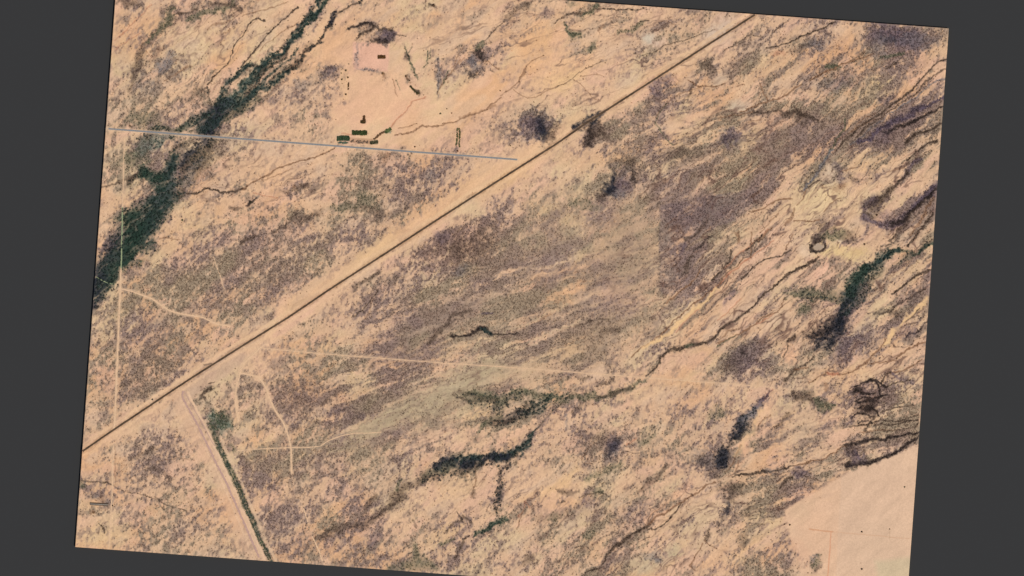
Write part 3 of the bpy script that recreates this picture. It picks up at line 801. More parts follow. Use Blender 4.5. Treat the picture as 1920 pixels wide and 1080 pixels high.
# lighter grassy verge along both sides of the highway
HW = [(155,846),(207,810),(347,716.5),(452,650),(540,595.5),(622,540),(720,477),(820,412),(939.5,335.5),(1043,270),(1102,229),(1202,165),(1315,92),(1340,76),(1415.5,27.5)]
s, w = line([(x + 3, y + 2) for x, y in HW], 34, .5, .5); D[s] *= (1 - w * .62)
s, w = line([(x - 12, y - 9) for x, y in HW[4:11]], 26, .5, .5); D[s] *= (1 - w * .8); mixc(s, w * .5, (229,188,144))
s, w = line([(352,738),(400,708),(455,672)], 22, .4, .5); D[s] *= (1 - w * .7); mixc(s, w * .6, (196,168,142))
s, w = line([(x + 5, y + 7) for x, y in HW], 5, .4, .6); D[s] *= (1 - w * .8); mixc(s, w * .5, (226,190,150))
s, w = line([(x - 5, y - 7) for x, y in HW], 6, .4, .6); D[s] *= (1 - w * .9); mixc(s, w * .6, (230,194,152))
s, w = line([(335,745),(372,815),(415,900),(440,960),(478,1050)], 30, .4, .5); D[s] *= (1 - w * .7); mixc(s, w * .5, (216,178,146))
s, w = line([(352,735),(385,800),(425,884),(452,944),(496,1048)], 4, .15, .5); D[s] *= (1 - w); mixc(s, w * .8, (232,196,160))
s, w = line([(334,740),(364,800),(402,872),(432,940),(474,1044)], 3, .15, .5); mixc(s, w * .7, (230,194,158))
D = np.clip(D * 1.12 + .015, 0, 1)

# mottled ground cover of dry grass and litter: streaks follow the drainage ------
def region(L, base):
    A = np.full(X.shape, float(base))
    for (x, y, rx, ry, an, v) in L:
        a = math.radians(an); p = ((X - x) * math.cos(a) + (Y - y) * math.sin(a)) / rx; q = (-(X - x) * math.sin(a) + (Y - y) * math.cos(a)) / ry
        w = 1 - sst(.55, 1.25, np.sqrt(p * p + q * q)); A = A * (1 - w) + v * w
    return A
S = region([(1500,400,420,330,0,1.0),(900,640,380,170,-25,.8),(1050,60,300,110,0,.55),(1500,900,260,130,-15,.75),(1150,960,260,160,0,.5),(400,120,200,140,0,.45),(700,950,200,130,0,.4),(380,530,220,110,-25,.42),(870,450,110,50,-20,.3)], .25)
FB = region([(900,640,420,180,-25,.85),(1050,120,330,130,0,.9),(1300,250,160,70,0,.8),(1550,880,320,120,0,.95),(1600,690,180,90,0,.5),(1100,780,240,90,0,.8),(480,360,240,90,0,.8)], .12)
SM = region([(1100,470,150,150,0,.75),(1300,420,110,110,0,.7),(850,620,160,60,-20,.55),(820,760,190,55,-25,.75),(1180,610,130,60,-20,.7),(1430,270,90,60,-30,.55),(1500,790,70,50,0,.4)], 0)
wX = X + wxa * 15; wY = Y + wya * 15
def flow(scale, an, seed, octs=3, gain=.6):
    return fbm(wX, wY, scale, seed, octs, -42, an, gain) * (1 - FB) + fbm(wX, wY, scale, seed + 7, octs, -19, an, gain) * FB
def unit(A): return (A - A.mean()) / A.std()
F1 = unit(flow(5.5, 8, 601)); F2 = unit(flow(15, 5.5, 621, 2)); F3 = unit(flow(2.6, 6, 641, 2))
m1 = fbm(X, Y, 6.0, 301, 3, -52, 1.7); m2 = fbm(X, Y, 13, 311, 3, -35, 1.8); m3 = fbm(X, Y, 3.2, 321, 2, -80, 1.9)
M = (m1 * .45 + m2 * .30 + m3 * .33 - .54) / .115
M = unit(M) * 1.1
M = (M * (1 - S) + (F1 * .75 + F2 * .55 + F3 * .3 + unit(m3) * .3) * S * 1.15) * (1 - .62 * SM)
D = np.clip(D + F2 * .075 * S * np.clip(D * 4, 0, 1), 0, 1)
# braided rills: hair-thin dark runnels flanked by washed sand
def rills(scale, an, seed, width, thr):
    n = flow(scale, an, seed, 3, .5); g = unit(n); act = sst(thr, thr + 1.2, unit(flow(60, 2, seed + 40, 2)))
    return np.exp(-((g - .1) / width) ** 2) * act, np.exp(-((g - .1) / (width * 4.5)) ** 2) * act
RL = region([(1480,440,330,300,-40,1.0),(1640,640,160,160,0,.8),(1450,930,260,90,-12,.8),(1180,1000,200,100,0,.7),(1060,100,300,120,0,.7),(400,100,170,120,0,.5),(480,340,200,60,0,.6),(830,720,260,90,-25,.4),(950,900,160,100,0,.4)], .15)
s_, w_ = poly([(1470,955),(1585,880),(1735,820),(1760,1200),(1510,1200)], 8, .3); RL[s_] *= (1 - w_)
s_, w_ = poly([(620,90),(900,90),(960,170),(760,280),(620,270)], 12, .3); RL[s_] *= (1 - w_)
r1, b1 = rills(24, 6, 701, .11, -1.6); r2, b2 = rills(11, 7, 731, .15, -1.0); r3, b3 = rills(44, 4.5, 761, .07, -2)
RIL = np.clip(np.maximum.reduce([r1, r2 * .75, r3]) * RL, 0, 1); RB = np.clip(np.maximum(b1, b3) * RL, 0, 1)
M = M - RB * .9 + RIL * 1.6
cov = np.clip(sst(-1.35, 1.75, M + (D - .45) * 3.9) * np.clip(D * 2.4, 0, 1), 0, 1)
hue = fbm(X, Y, 46, 331, 3, -35, 1.5)
cov = np.maximum(cov, (D ** 1.15) * (.46 + .25 * (F3 * .3 + F1 * .3).clip(-1, 1)))
# thin dry grass and gravel lag between the bushes
lag = sst(-.4, 1.9, M + .35 * unit(m1)) * np.clip(.20 + D * 1.7, 0, .62) * sst(0.01, .16, D)
C = C * (1 - lag[..., None]) + np.array([182, 148, 126.]) * lag[..., None]
scr = np.zeros(C.shape); scr[:] = (144, 125, 110)
def mixs(w, col):
    global scr
    w = w[..., None]; scr = scr * (1 - w) + np.array(col, float) * w
mixs(sst(.5, .68, hue), (137, 118, 110)); mixs(1 - sst(.33, .5, hue), (150, 135, 113))
for (x, y, rx, ry, an, st, col) in [(1690,70,60,24,5,.8,(108,92,104)),(1690,230,80,50,-30,.6,(124,106,104)),
        (850,460,90,45,-15,.7,(126,102,92)),(1410,675,70,34,-30,.7,(136,116,112)),(560,750,100,40,0,.5,(132,110,98)),(1600,650,50,40,0,.5,(124,108,110)),(1660,400,70,60,0,.5,(128,108,106)),
        (270,705,60,24,-28,.7,(140,122,104)),(1640,745,50,40,0,.6,(112,94,92)),(300,140,80,60,0,.5,(146,130,106)),(860,720,120,50,-25,.7,(160,142,116)),(1100,640,100,60,0,.5,(160,140,114)),(1010,240,50,40,0,.7,(104,90,98))]:
    s, w = ell(x, y, rx, ry, an, .8, .8)
    if s is not None:
        w = (w * st)[..., None]; scr[s] = scr[s] * (1 - w) + np.array(col, float) * w
s, w = poly(mauve, 3, .35); w = (w * .5)[..., None]; scr[s] = scr[s] * (1 - w) + np.array([122, 106, 106.]) * w
C = C * (1 - cov[..., None] * .86) + scr * cov[..., None] * .86
fine = fbm(X, Y, 2.2, 341, 2, -70, 1.5) - .5
C *= (1 + fine * .22 * (0.28 + D))[..., None]
C *= (1 + (fbm(X, Y, 9, 351, 2, -40, 3.5) - .5) * .08)[..., None]

C *= np.array([.990, .968, .955])
w_ = (RIL * (.55 + .45 * unit(fbm(X, Y, 30, 781, 2)).clip(-.6, 1.2)))[..., None].clip(0, .8); C = C * (1 - w_) + np.array([118, 90, 76.]) * w_
# woodland, washes, hedges --------------------------------------------------------
BUSH = np.zeros(X.shape)      # chance of brown bushes from features
TREE = np.zeros(X.shape)      # chance of tall wash trees
GRN = np.zeros(X.shape)       # 0 brown/grey .. 1 green
dep = np.zeros(X.shape)       # incision in metres
bare = np.zeros(X.shape)
tex = np.clip((fbm(X, Y, 3.4, 401, 2, -60, 1.6) - .5) / .22 + .5, 0, 1)
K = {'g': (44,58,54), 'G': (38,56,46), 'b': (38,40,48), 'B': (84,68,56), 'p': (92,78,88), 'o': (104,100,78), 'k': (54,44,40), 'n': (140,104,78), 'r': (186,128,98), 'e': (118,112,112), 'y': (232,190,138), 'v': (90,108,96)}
def feat(s, w, col, st, tree=0., bush=0., grn=0., deep=0.):
    if s is None: return
    ww = w * st * (1 - .30 * tex[s] * (1 if st < .99 else .6))
    mixc(s, np.clip(ww, 0, 1), K[col])
    TREE[s] = np.maximum(TREE[s], w * tree); BUSH[s] = np.maximum(BUSH[s], w * bush)
    GRN[s] = np.where(w > .15, np.maximum(GRN[s], grn), GRN[s]); dep[s] = np.maximum(dep[s], w * deep)

# thin washes and lines of brush: 'colour strength width(s) : points'
for ln in LINES.strip().split('\n'):
    hd, pt = ln.split(':'); h = hd.split(); col = h[0]; st = float(h[1]); w = [float(q) for q in h[2:]]
    P = [tuple(float(q) for q in p.split(',')) for p in pt.split()]
    if P[0][0] > 1240: st = min(1, st * 1.2); w = [a * 1.2 for a in w]
    s, ww = line(P, [a * (1.3 if max(w) >= 3 else 1.25) for a in w], .8, .8 if max(w) >= 4 else .6)
    dark = col in 'BkopebGg'
    st = min(1, st * 1.5)
    feat(s, ww, col, st, bush=(.75 * st if dark else .25 * st if col == 'n' else 0), grn=.5 if col in 'oG' else .0, deep=0 if max(w) > 6 else .8)
    if col == 'y' : bare[s] = np.maximum(bare[s], ww)
# round patches of brush: x y rx ry angle colour strength
for ln in BLOBS.strip().split('\n'):
    q = ln.split(); x, y, rx, ry, an = [float(v) for v in q[:5]]; col = q[5]; st = float(q[6])
    s, w = ell(x, y, rx * 1.2, ry * 1.2, an, .7, 1.25); st = min(1, st * 1.15)
    feat(s, w, col, st, bush=.8 * st if col in 'BkopebgG' else .3 * st, grn=.5 if col in 'og' else 0)

# the wooded washes: colour strength tree green width(s) : points
SCALEW = 1.06
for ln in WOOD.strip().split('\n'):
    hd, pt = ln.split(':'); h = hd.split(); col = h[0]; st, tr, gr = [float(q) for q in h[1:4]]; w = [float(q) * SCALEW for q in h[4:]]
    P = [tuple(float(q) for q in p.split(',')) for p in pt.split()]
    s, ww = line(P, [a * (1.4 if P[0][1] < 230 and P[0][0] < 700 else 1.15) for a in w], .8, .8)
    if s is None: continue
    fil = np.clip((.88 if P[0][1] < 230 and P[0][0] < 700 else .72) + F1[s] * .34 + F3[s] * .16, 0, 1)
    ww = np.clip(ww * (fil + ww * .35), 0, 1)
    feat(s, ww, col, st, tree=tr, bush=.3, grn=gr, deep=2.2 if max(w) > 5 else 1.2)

for P, cl, st in [([(659,244),(689,245),(688,253),(659,252.5)], 'G', .75), ([(631,256),(640,253),(655,256),(656,265),(631,264)], 'G', .75), ([(720,247),(733,238),(733.5,250),(721,250)], 'v', .6),
        ([(693,264),(708,261),(708.5,271),(693,270)], 'o', .7), ([(708.5,103),(722.5,104),(722.5,110),(708.5,110.5)], 'k', .85), ([(682.5,215),(686.5,230),(675,229.5),(680,224)], 'k', .85),
        ([(656,257),(700,260),(696,271),(656,268)], 'n', .45), ([(632,265.5),(655,267),(655,269),(632,268)], 'v', .5), ([(638,126),(653,128),(654,188),(637,187)], 'y', .3)]:
    s, w = poly(P, 1.3, .05); mixc(s, w * st * (.8 + .4 * tex[s] * .5), K[cl])
# the canal: reed-lined ditch between graded banks
CAN = [(397,804),(404,820),(413,842),(424,866),(437,892),(450,922),(461,950),(474,980),(488,1014),(499,1036),(512,1062)]
s, w = line([(x - 9, y + 2) for x, y in CAN], 8, .1, .6); mixc(s, w * .6, (222,184,150)); bare[s] = np.maximum(bare[s], w)
s, w = line([(x + 9, y - 3) for x, y in CAN[1:]], 5, .1, .6); mixc(s, w * .55, (222,188,150)); bare[s] = np.maximum(bare[s], w * .8)
s, w = line(CAN, [10, 11, 11, 11, 12, 11, 10, 8, 7, 7], .25, .45); w = w * np.clip(.62 + F3[s] * .25 + tex[s] * .3, 0, 1); feat(s, w, 'o', .8, bush=.28, grn=.8, deep=1.2)
s, w = line([(x + 2, y) for x, y in CAN], [3, 4, 5, 5, 6, 6, 5, 4, 4], .5, .6); feat(s, w * np.clip(.5 + F1[s] * .5, 0, 1), 'g', .85, bush=.3, grn=.9, deep=1.2)
# irrigated plots and yard hedges are separate objects; the soil under them is damp and darker
# light tracks pressed into the fields
for P, w0, st, col in [([(1517,992),(1540,995),(1562,997)], 2.2, .85, (205,150,112)), ([(1560,997),(1600,1001),(1660,1006),(1705,1010)], 1.8, .5, (205,160,126)),
        ([(1559,997),(1556,1030),(1553,1066),(1551,1085)], 2.2, .8, (212,152,116)), ([(1668,995),(1668,1012)], 1.4, .4, (170,140,110)),
        ([(1440,978),(1458,978),(1420,984),(1405,990)], 1.5, .5, (190,156,116)), ([(850,630),(870,640),(900,642)], 2, 0, (0, 0, 0)),
        ([(640,20),(636,120),(628,250)], 1.5, .0, (0, 0, 0)),
        ([(735,232),(760,222),(790,222),(825,212)], 1.4, .3, (205,160,120)), ([(735,135),(748,160),(760,185),(775,205)], 1.5, .35, (214,180,140))]:
    s, w = line(P, w0, .3); mixc(s, w * st, col)
# pale erosion streaks sweeping over the olive plain
for k in range(16):
    o = (k - 8) * 9
    P = [(1090 + o * .3, 610 + o * .6 + RS.randint(-4, 5)), (1010, 640 + o * .7), (920 + o * .3, 680 + o * .6), (840, 725 + o * .45), (760 + o * .3, 765 + o * .45), (690, 800 + o * .4), (620, 835 + o * .3)]
    P = P[RS.randint(0, 3):RS.randint(4, 8)]
    s, w = line(P, 1.8 + RS.rand() * 2, 1.8)
    if s is not None: mixc(s, w * (.18 + .22 * RS.rand()), (200,178,140) if k % 3 else (140,120,102))
# braided hair-thin rills that drain to the lower left
for k in range(150):
    x = RS.uniform(1240, 1740); y = RS.uniform(330, 800); L = RS.uniform(30, 90); a = math.radians(-42 + RS.uniform(-12, 12))
    if k > 90: x = RS.uniform(960, 1700); y = RS.uniform(20, 330); a = math.radians(-30 + RS.uniform(-12, 12))
    if k > 125: x = RS.uniform(230, 560); y = RS.uniform(0, 240); a = math.radians(-48 + RS.uniform(-10, 10))
    P = [(x + t * L * math.cos(a) + RS.uniform(-3, 3), y + t * L * math.sin(a) + RS.uniform(-3, 3)) for t in (0, .25, .5, .75, 1)]
    s, w = line(P, 1.3, 1.6)
    if s is not None and s[0].stop > s[0].start and s[1].stop > s[1].start:
        mixc(s, w * RS.uniform(.15, .4), (176,132,104)); dep[s] = np.maximum(dep[s], w * .4)

# height field (metres): gentle fall to the lower left, small swales, incised washes
H = (fbm(X, Y, 240, 501, 3, -40, 1.5) - .5) * 14 + (fbm(X, Y, 40, 511, 3, -40, 2) - .5) * 2.6 + (fbm(X, Y, 7, 521, 2) - .5) * .5 * (0.3 + D) - dep * 1.1
_s, _w = poly([(1470,955),(1585,880),(1735,820),(1760,1200),(1510,1200)], 20, .1); H[_s] = H[_s] * (1 - _w) + ((fbm(X[_s], Y[_s], 240, 501, 3, -40, 1.5) - .5) * 12) * _w
H = H * np.clip(np.minimum.reduce([U, V, LU - U, LV - V]) / 25, .15, 1)
def hz(px, py):
    q = to_uv(np.stack([np.atleast_1d(px), np.atleast_1d(py)], -1)); gx = np.clip(q[:, 0] / du, 0, nu - 1.001); gy = np.clip(q[:, 1] / dv, 0, nv - 1.001)
    xi = gx.astype(int); yi = gy.astype(int); fx = gx - xi; fy = gy - yi
    return (H[yi, xi] * (1 - fx) + H[yi, xi + 1] * fx) * (1 - fy) + (H[yi + 1, xi] * (1 - fx) + H[yi + 1, xi + 1] * fx) * fy
def sample(A, px, py):
    q = to_uv(np.stack([px, py], -1)); xi = np.clip(np.rint(q[:, 0] / du).astype(int), 0, nu - 1); yi = np.clip(np.rint(q[:, 1] / dv).astype(int), 0, nv - 1)
    return A[yi, xi]
# road beds are levelled along their length
def level(pts, w):
    s, ww = line(pts, w, 0, .4)
    if s is None: return
    q = H[s]; wide = (fbm(X[s], Y[s], 240, 501, 3, -40, 1.5) - .5) * 14
    H[s] = q * (1 - ww) + (wide * .9 + .3) * ww

# ------------------------------------------------------------------ materials
def ground_mat(name, amt=.14):
    m = bpy.data.materials.new(name); m.use_nodes = True; n = m.node_tree; b = n.nodes['Principled BSDF']
    b.inputs['Roughness'].default_value = .95; b.inputs['Specular IOR Level'].default_value = .12
    a = n.nodes.new('ShaderNodeAttribute'); a.attribute_name = 'tint'
    tc = n.nodes.new('ShaderNodeTexCoord')
    z1 = n.nodes.new('ShaderNodeTexNoise'); z1.inputs['Scale'].default_value = .22; z1.inputs['Detail'].default_value = 5; z1.inputs['Roughness'].default_value = .65
    n.links.new(tc.outputs['Object'], z1.inputs['Vector'])
    mr = n.nodes.new('ShaderNodeMapRange'); mr.inputs[1].default_value = .3; mr.inputs[2].default_value = .7; mr.inputs[3].default_value = 1 - amt; mr.inputs[4].default_value = 1 + amt
    n.links.new(z1.outputs['Fac'], mr.inputs[0])
    mx = n.nodes.new('ShaderNodeVectorMath'); mx.operation = 'SCALE'
    n.links.new(a.outputs['Color'], mx.inputs[0]); n.links.new(mr.outputs[0], mx.inputs['Scale'])
    n.links.new(mx.outputs[0], b.inputs['Base Color']); return m
def plain(name, srgb, rough=.9, var=.12, scale=.3, gain=True):
    m = bpy.data.materials.new(name); m.use_nodes = True; n = m.node_tree; b = n.nodes['Principled BSDF']
    b.inputs['Roughness'].default_value = rough; b.inputs['Specular IOR Level'].default_value = .2
    c = s2l(srgb) * (GAIN if gain else 1)
    tc = n.nodes.new('ShaderNodeTexCoord'); z = n.nodes.new('ShaderNodeTexNoise'); z.inputs['Scale'].default_value = scale; z.inputs['Detail'].default_value = 4
    r = n.nodes.new('ShaderNodeValToRGB'); r.color_ramp.elements[0].position = .3; r.color_ramp.elements[1].position = .7
    r.color_ramp.elements[0].color = tuple(c * (1 - var)) + (1,); r.color_ramp.elements[1].color = tuple(c * (1 + var)) + (1,)
    n.links.new(tc.outputs['Object'], z.inputs['Vector']); n.links.new(z.outputs['Fac'], r.inputs[0]); n.links.new(r.outputs[0], b.inputs['Base Color'])
    return m
M_soil = ground_mat('desert_soil', .10); M_leaf = ground_mat('foliage', .25)
M_grey = bpy.data.materials.new('grey_ground'); M_grey.use_nodes = True
gb = M_grey.node_tree.nodes['Principled BSDF']; gb.inputs['Base Color'].default_value = tuple(s2l((57,57,57)) * GAIN) + (1,); gb.inputs['Roughness'].default_value = 1; gb.inputs['Specular IOR Level'].default_value = 0
M_asph = plain('paved_road', (130,130,130), .85); M_hwy = plain('old_dark_asphalt', (84,66,50), .9, .35, .02)
M_dirt = plain('packed_earth', (222,184,146), .95, .08, .12); M_dirtg = plain('grey_packed_earth', (186,150,134), .95, .08, .1)
M_green_track = plain('weedy_track', (150,158,118), .95, .1, .1)
M_line = plain('road_paint', (225,222,210), .7, .04)
M_trunk = plain('bark', (78,62,48), .95, .2, 2)
M_cropA = plain('crop_green', (62,74,44), .95, .3, .15); M_cropB = plain('crop_olive', (104,108,66), .95, .3, .15)
M_water = plain('muddy_water', (176,152,128), .7, .05, .05)
M_soil2 = plain('damp_soil', (150,128,104), .95, .1, .2); M_wall = plain('whitewash', (214,208,194), .8, .05, .5); M_roof = plain('tin_roof', (96,78,62), .6, .1, .5)

# ------------------------------------------------------------------ setting
me = mesh_np('ground', [(-60000, -60000, -14), (60000, -60000, -14), (60000, 60000, -14), (-60000, 60000, -14)], [(0, 1, 2, 3)], M_grey)
tag(link('ground', me), kind='structure')

# level road beds before building the terrain mesh
RDA, RDB = (197.5,241), (970,299.3)
level(HW, 14); level([RDA, RDB], 8)
s, w = line(HW, 8, .3, .5); mixc(s, w * .5 * (.5 + tex[s]), (176,138,104)); bare[s] = np.maximum(bare[s], w)
s, w = line([RDA, RDB], 7, .2, .5); mixc(s, w * .5, (216,184,150)); bare[s] = np.maximum(bare[s], w)

TR = {'a': [(233,258),(232,300),(231,345),(229.5,390)], 'wood': [(229.5,388),(229,420),(228,455),(227.5,485),(227,505)], 'b': [(227,503),(225,545),(223,600),(220.5,660),(218,720),(215,790),(214,805)],
 'c': [(455,651),(490,652.5),(600,663),(705,671),(830,680.5),(940,687.5),(1050,695.5),(1090,699),(1160,704),(1260,712),(1360,719),(1450,726)], 'd': [(222,541),(243,545),(262,552),(285,560),(302,572),(318,583),(338,588),(362,592),(380,595),(398,604),(412,609),(428,610)],
 'e': [(490,650),(476,664),(462,676),(452,692),(449,705),(444,722),(441,745),(443,770),(448,790)], 'f': [(452,700),(468,702),(486,708),(498,726),(506,748),(516,770),(530,790),(540,815),(546,842),(546,862),(547,888)],
 'g': [(445,845),(480,842),(545,839),(575,839),(600,837),(616,826),(640,817),(665,812),(690,812),(715,810)], 'h': [(585,1005),(592,1020),(599,1034),(603,1048),(604,1052)], 'i': [(568,950),(573,965),(578,982)],
 'j': [(213,835),(211,880),(210,930),(207,980),(204,1028)], 'k': [(343,733),(341,742),(350,760),(370,795),(388,832),(405,868),(420,896),(437,934),(452,968),(466,1000),(480,1032),(486,1046)], 'l': [(345,733),(352,745),(362,765),(378,790),(392,818),(402,836)],
 'm': [(178,518),(190,525),(202,531),(215,533)], 'n': [(400,480),(406,500),(414,520),(420,542)], 'o': [(1453,725),(1520,730),(1585,735)]}
for k in TR:
    s, w = line(TR[k], 6, .2, .5); bare[s] = np.maximum(bare[s], w * (.9 if k in 'abcdefgjk' else .6)); level(TR[k], 6)
for k, st in (('c', .35), ('d', .6), ('e', .6), ('f', .6), ('a', .3), ('b', .6), ('j', .4), ('k', .3)):
    s, w = line(TR[k], 6, .5, .7); mixc(s, w * st, (222,184,146))

cen = H.copy()
Vv = np.stack([(X - 960) * MPP, -(Y - 540) * MPP, H], -1).reshape(-1, 3)
idx = np.arange(nu * nv).reshape(nv, nu)
F = np.stack([idx[:-1, :-1], idx[1:, :-1], idx[1:, 1:], idx[:-1, 1:]], -1).reshape(-1, 4)
per = np.concatenate([idx[0, :], idx[1:, -1], idx[-1, -2::-1], idx[-2:0:-1, 0]])
low = Vv[per].copy(); low[:, 2] = -14.5; base = len(Vv); n = len(per)
F2 = np.stack([per, np.roll(per, -1), base + (np.arange(n) + 1) % n, base + np.arange(n)], -1)
Clin = s2l(np.clip(C, 0, 255)).reshape(-1, 3) * GAIN
me = mesh_np('desert_terrain', np.concatenate([Vv, low]), np.concatenate([F, F2]), M_soil, np.concatenate([Clin, np.repeat(s2l([[150,124,100]]) * GAIN, n, 0)]), smooth=False)
sm = np.ones(len(F) + len(F2), bool); sm[len(F):] = False
me.polygons.foreach_set('use_smooth', sm)
tag(link('terrain', me), kind='structure')

# ------------------------------------------------------------------ roads and tracks, draped strips
def strip(name, pts, width, mat, lift=.25, rag=0., step=4., seed=0, parent=None, off=0., cross=2):
    P = np.asarray(pts, float); seg = np.hypot(*np.diff(P, axis=0).T); cum = np.concatenate([[0], np.cumsum(seg)])
    n = max(int(cum[-1] / step), 2); t = np.linspace(0, cum[-1], n + 1)
    # smooth the polyline a little
    x = np.interp(t, cum, P[:, 0]); y = np.interp(t, cum, P[:, 1])
    for _ in range(3): x[1:-1] = (x[:-2] + 2 * x[1:-1] + x[2:]) / 4; y[1:-1] = (y[:-2] + 2 * y[1:-1] + y[2:]) / 4
    dx = np.gradient(x); dy = np.gradient(y); L = np.hypot(dx, dy); nx = -dy / L; ny = dx / L
    r = np.random.RandomState(seed); wl = width / 2 * (1 + rag * (r.rand(n + 1) - .5)); wr = width / 2 * (1 + rag * (r.rand(n + 1) - .5))
    if hasattr(off, '__len__'): off = np.interp(t, cum, off)
    rows = []
    for k in range(cross + 1):
        f = k / cross; o = off - wl * (1 - f) + wr * f
        px = x + nx * o; py = y + ny * o
        rows.append(np.stack([px, py], -1))
    A = np.array(rows); c = A.reshape(-1, 2)
    z = hz(c[:, 0], c[:, 1]).reshape(cross + 1, n + 1); z = np.maximum(z, z.max(0)[None] - .0) + lift
    # keep strips inside the tile
    Vs = np.stack([(A[..., 0] - 960) * MPP, -(A[..., 1] - 540) * MPP, z], -1).reshape(-1, 3)
    q = to_uv(A[cross // 2]); ok = (q[:, 0] > 0) & (q[:, 0] < LU) & (q[:, 1] > 0) & (q[:, 1] < LV)
    I = np.arange((cross + 1) * (n + 1)).reshape(cross + 1, n + 1); Fs = []
    for k in range(cross):
        for i in range(n):
            if ok[i] and ok[i + 1]: Fs.append((I[k, i], I[k, i + 1], I[k + 1, i + 1], I[k + 1, i]))
    me = mesh_np(name, Vs, Fs, mat); return link(name, me, parent)
tag(strip('highway', HW, 3.4, M_hwy, .5, .30, 3, 3), kind='structure')
o = strip('paved_road', [RDA, RDB], 2.9, M_asph, .55, .06, 6, 4); tag(o, kind='structure')
def dashes(name, pts, width, n, on, mat, lift):
    P = np.asarray(pts, float); seg = np.hypot(*np.diff(P, axis=0).T); cum = np.concatenate([[0], np.cumsum(seg)])
    Vs = []; Fs = []
    for k in range(n):
        ta, tb = cum[-1] * k / n, cum[-1] * (k + on) / n
        a = np.array([np.interp(ta, cum, P[:, 0]), np.interp(ta, cum, P[:, 1])]); b = np.array([np.interp(tb, cum, P[:, 0]), np.interp(tb, cum, P[:, 1])])
        dd = (b - a) / (np.hypot(*(b - a)) + 1e-9); nn = np.array([-dd[1], dd[0]]) * width / 2
        for p in (a - nn, b - nn, b + nn, a + nn):
            z = hz(p[0], p[1])[0]; Vs.append((*W(p[0], p[1]), z + lift))
        Fs.append([len(Vs) - 4 + j for j in range(4)])
    return link(name, mesh_np(name, Vs, Fs, mat))
tag(dashes('road_marking', [RDA, RDB], .09, 260, .4, M_line, .75), kind='structure')
TW = {'a': (1.6, M_dirt), 'wood': (2.4, M_green_track), 'b': (3.0, M_dirt), 'c': (1.5, M_dirt), 'd': (2.6, M_dirt), 'e': (3.0, M_dirt), 'f': (2.8, M_dirt), 'g': (1.8, M_dirt), 'h': (2.6, M_dirt), 'i': (2.2, M_dirt), 'j': (1.8, M_dirt),
 'k': (4.4, M_dirtg), 'l': (1.4, M_dirtg), 'm': (1.4, M_green_track), 'n': (1.6, M_dirt)}
for i, (k, (w_, m_)) in enumerate(TW.items()):
    tag(strip('dirt_track', TR[k], w_ * .85, m_, .3 + .004 * i, .95, 2.0, 20 + i), kind='structure')
tag(strip('canal', CAN[2:9], 1.3, plain('canal_water', (58,66,58), .15, .1, .1), .35, .5, 3, 60, off=2.0), kind='structure')

# stock pond by the yellow flat: low curved bank with silty water
cx, cy = 1534.5, 461.5
Vs = [(*W(cx, cy), hz(cx, cy)[0] + .6)]; Fs = []
zc = hz(cx, cy)[0]
for k in range(40):
    a = k / 40 * 2 * math.pi; r = (1 + .10 * math.sin(3 * a + 1) + .07 * math.sin(7 * a)) * (.62 if math.sin(a) < -.2 else .92)
    px, py = cx + 10.5 * r * math.cos(a), cy + 8.5 * r * math.sin(a); Vs.append((*W(px, py), zc + .6))
Fs = [(0, 1 + (k + 1) % 40, 1 + k) for k in range(40)]
tag(link('pond', mesh_np('pond', Vs, Fs, M_water)), kind='structure')

# ------------------------------------------------------------------ plants
def leaf_cluster(n, rx, rz, zc, leaf, rng, quad=True):
    """n small tilted leaf-clump quads spread over and inside an uneven dome; unit = metres"""
    V = []; F = []
    for i in range(n):
        a = rng.rand() * 6.283; c = rng.rand() ** .5; el = rng.rand()
        lump = 1 + .22 * math.sin(3 * a + 1.3) + .14 * math.sin(5 * a)
        x = rx * lump * c * math.cos(a); y = rx * lump * c * math.sin(a); z = zc + rz * math.sqrt(max(0, 1 - c * c)) * (.35 + .65 * el) - rz * .15
        nrm = Vector((x / rx + rng.randn() * .5, y / rx + rng.randn() * .5, .9 + rng.rand())).normalized()
        t = nrm.orthogonal().normalized(); b = nrm.cross(t); s = leaf * (.6 + .8 * rng.rand()); th = rng.rand() * 6.28
        t, b = t * math.cos(th) + b * math.sin(th), b * math.cos(th) - t * math.sin(th)
        p = Vector((x, y, z)); q = [p + t * s, p + b * s * .8 , p - t * s * .9, p - b * s]
        F.append([len(V) + k for k in range(4)]); V += [tuple(v) for v in q]
    return np.array(V), np.array(F)
def stem(r0, r1, h, k=5, lean=.08):
    V = []; F = []
    for j, (rr, z) in enumerate(((r0, -1.0), (r0 * .8, h * .45), (r1, h))):
        for i in range(k): a = i / k * 6.283; V.append((rr * math.cos(a) + lean * z, rr * math.sin(a), z))
    for j in range(2):
        for i in range(k): F.append((j * k + i, j * k + (i + 1) % k, (j + 1) * k + (i + 1) % k, (j + 1) * k + i))
    return np.array(V), np.array(F)
def joinVF(*vf):
    V = []; F = []; o = 0
    for v, f in vf: V.append(v); F.append(f + o); o += len(v)
    return np.concatenate(V), np.concatenate(F)
rng = np.random.RandomState(5)
bushT = [joinVF(stem(.12, .05, .7, 4), leaf_cluster(11, 1, .75, .15, .42, rng)) for _ in range(6)]
treeT = [joinVF(stem(.10, .04, 1.0, 4), leaf_cluster(30, 1, 1.0, .55, .34, rng)) for _ in range(6)]
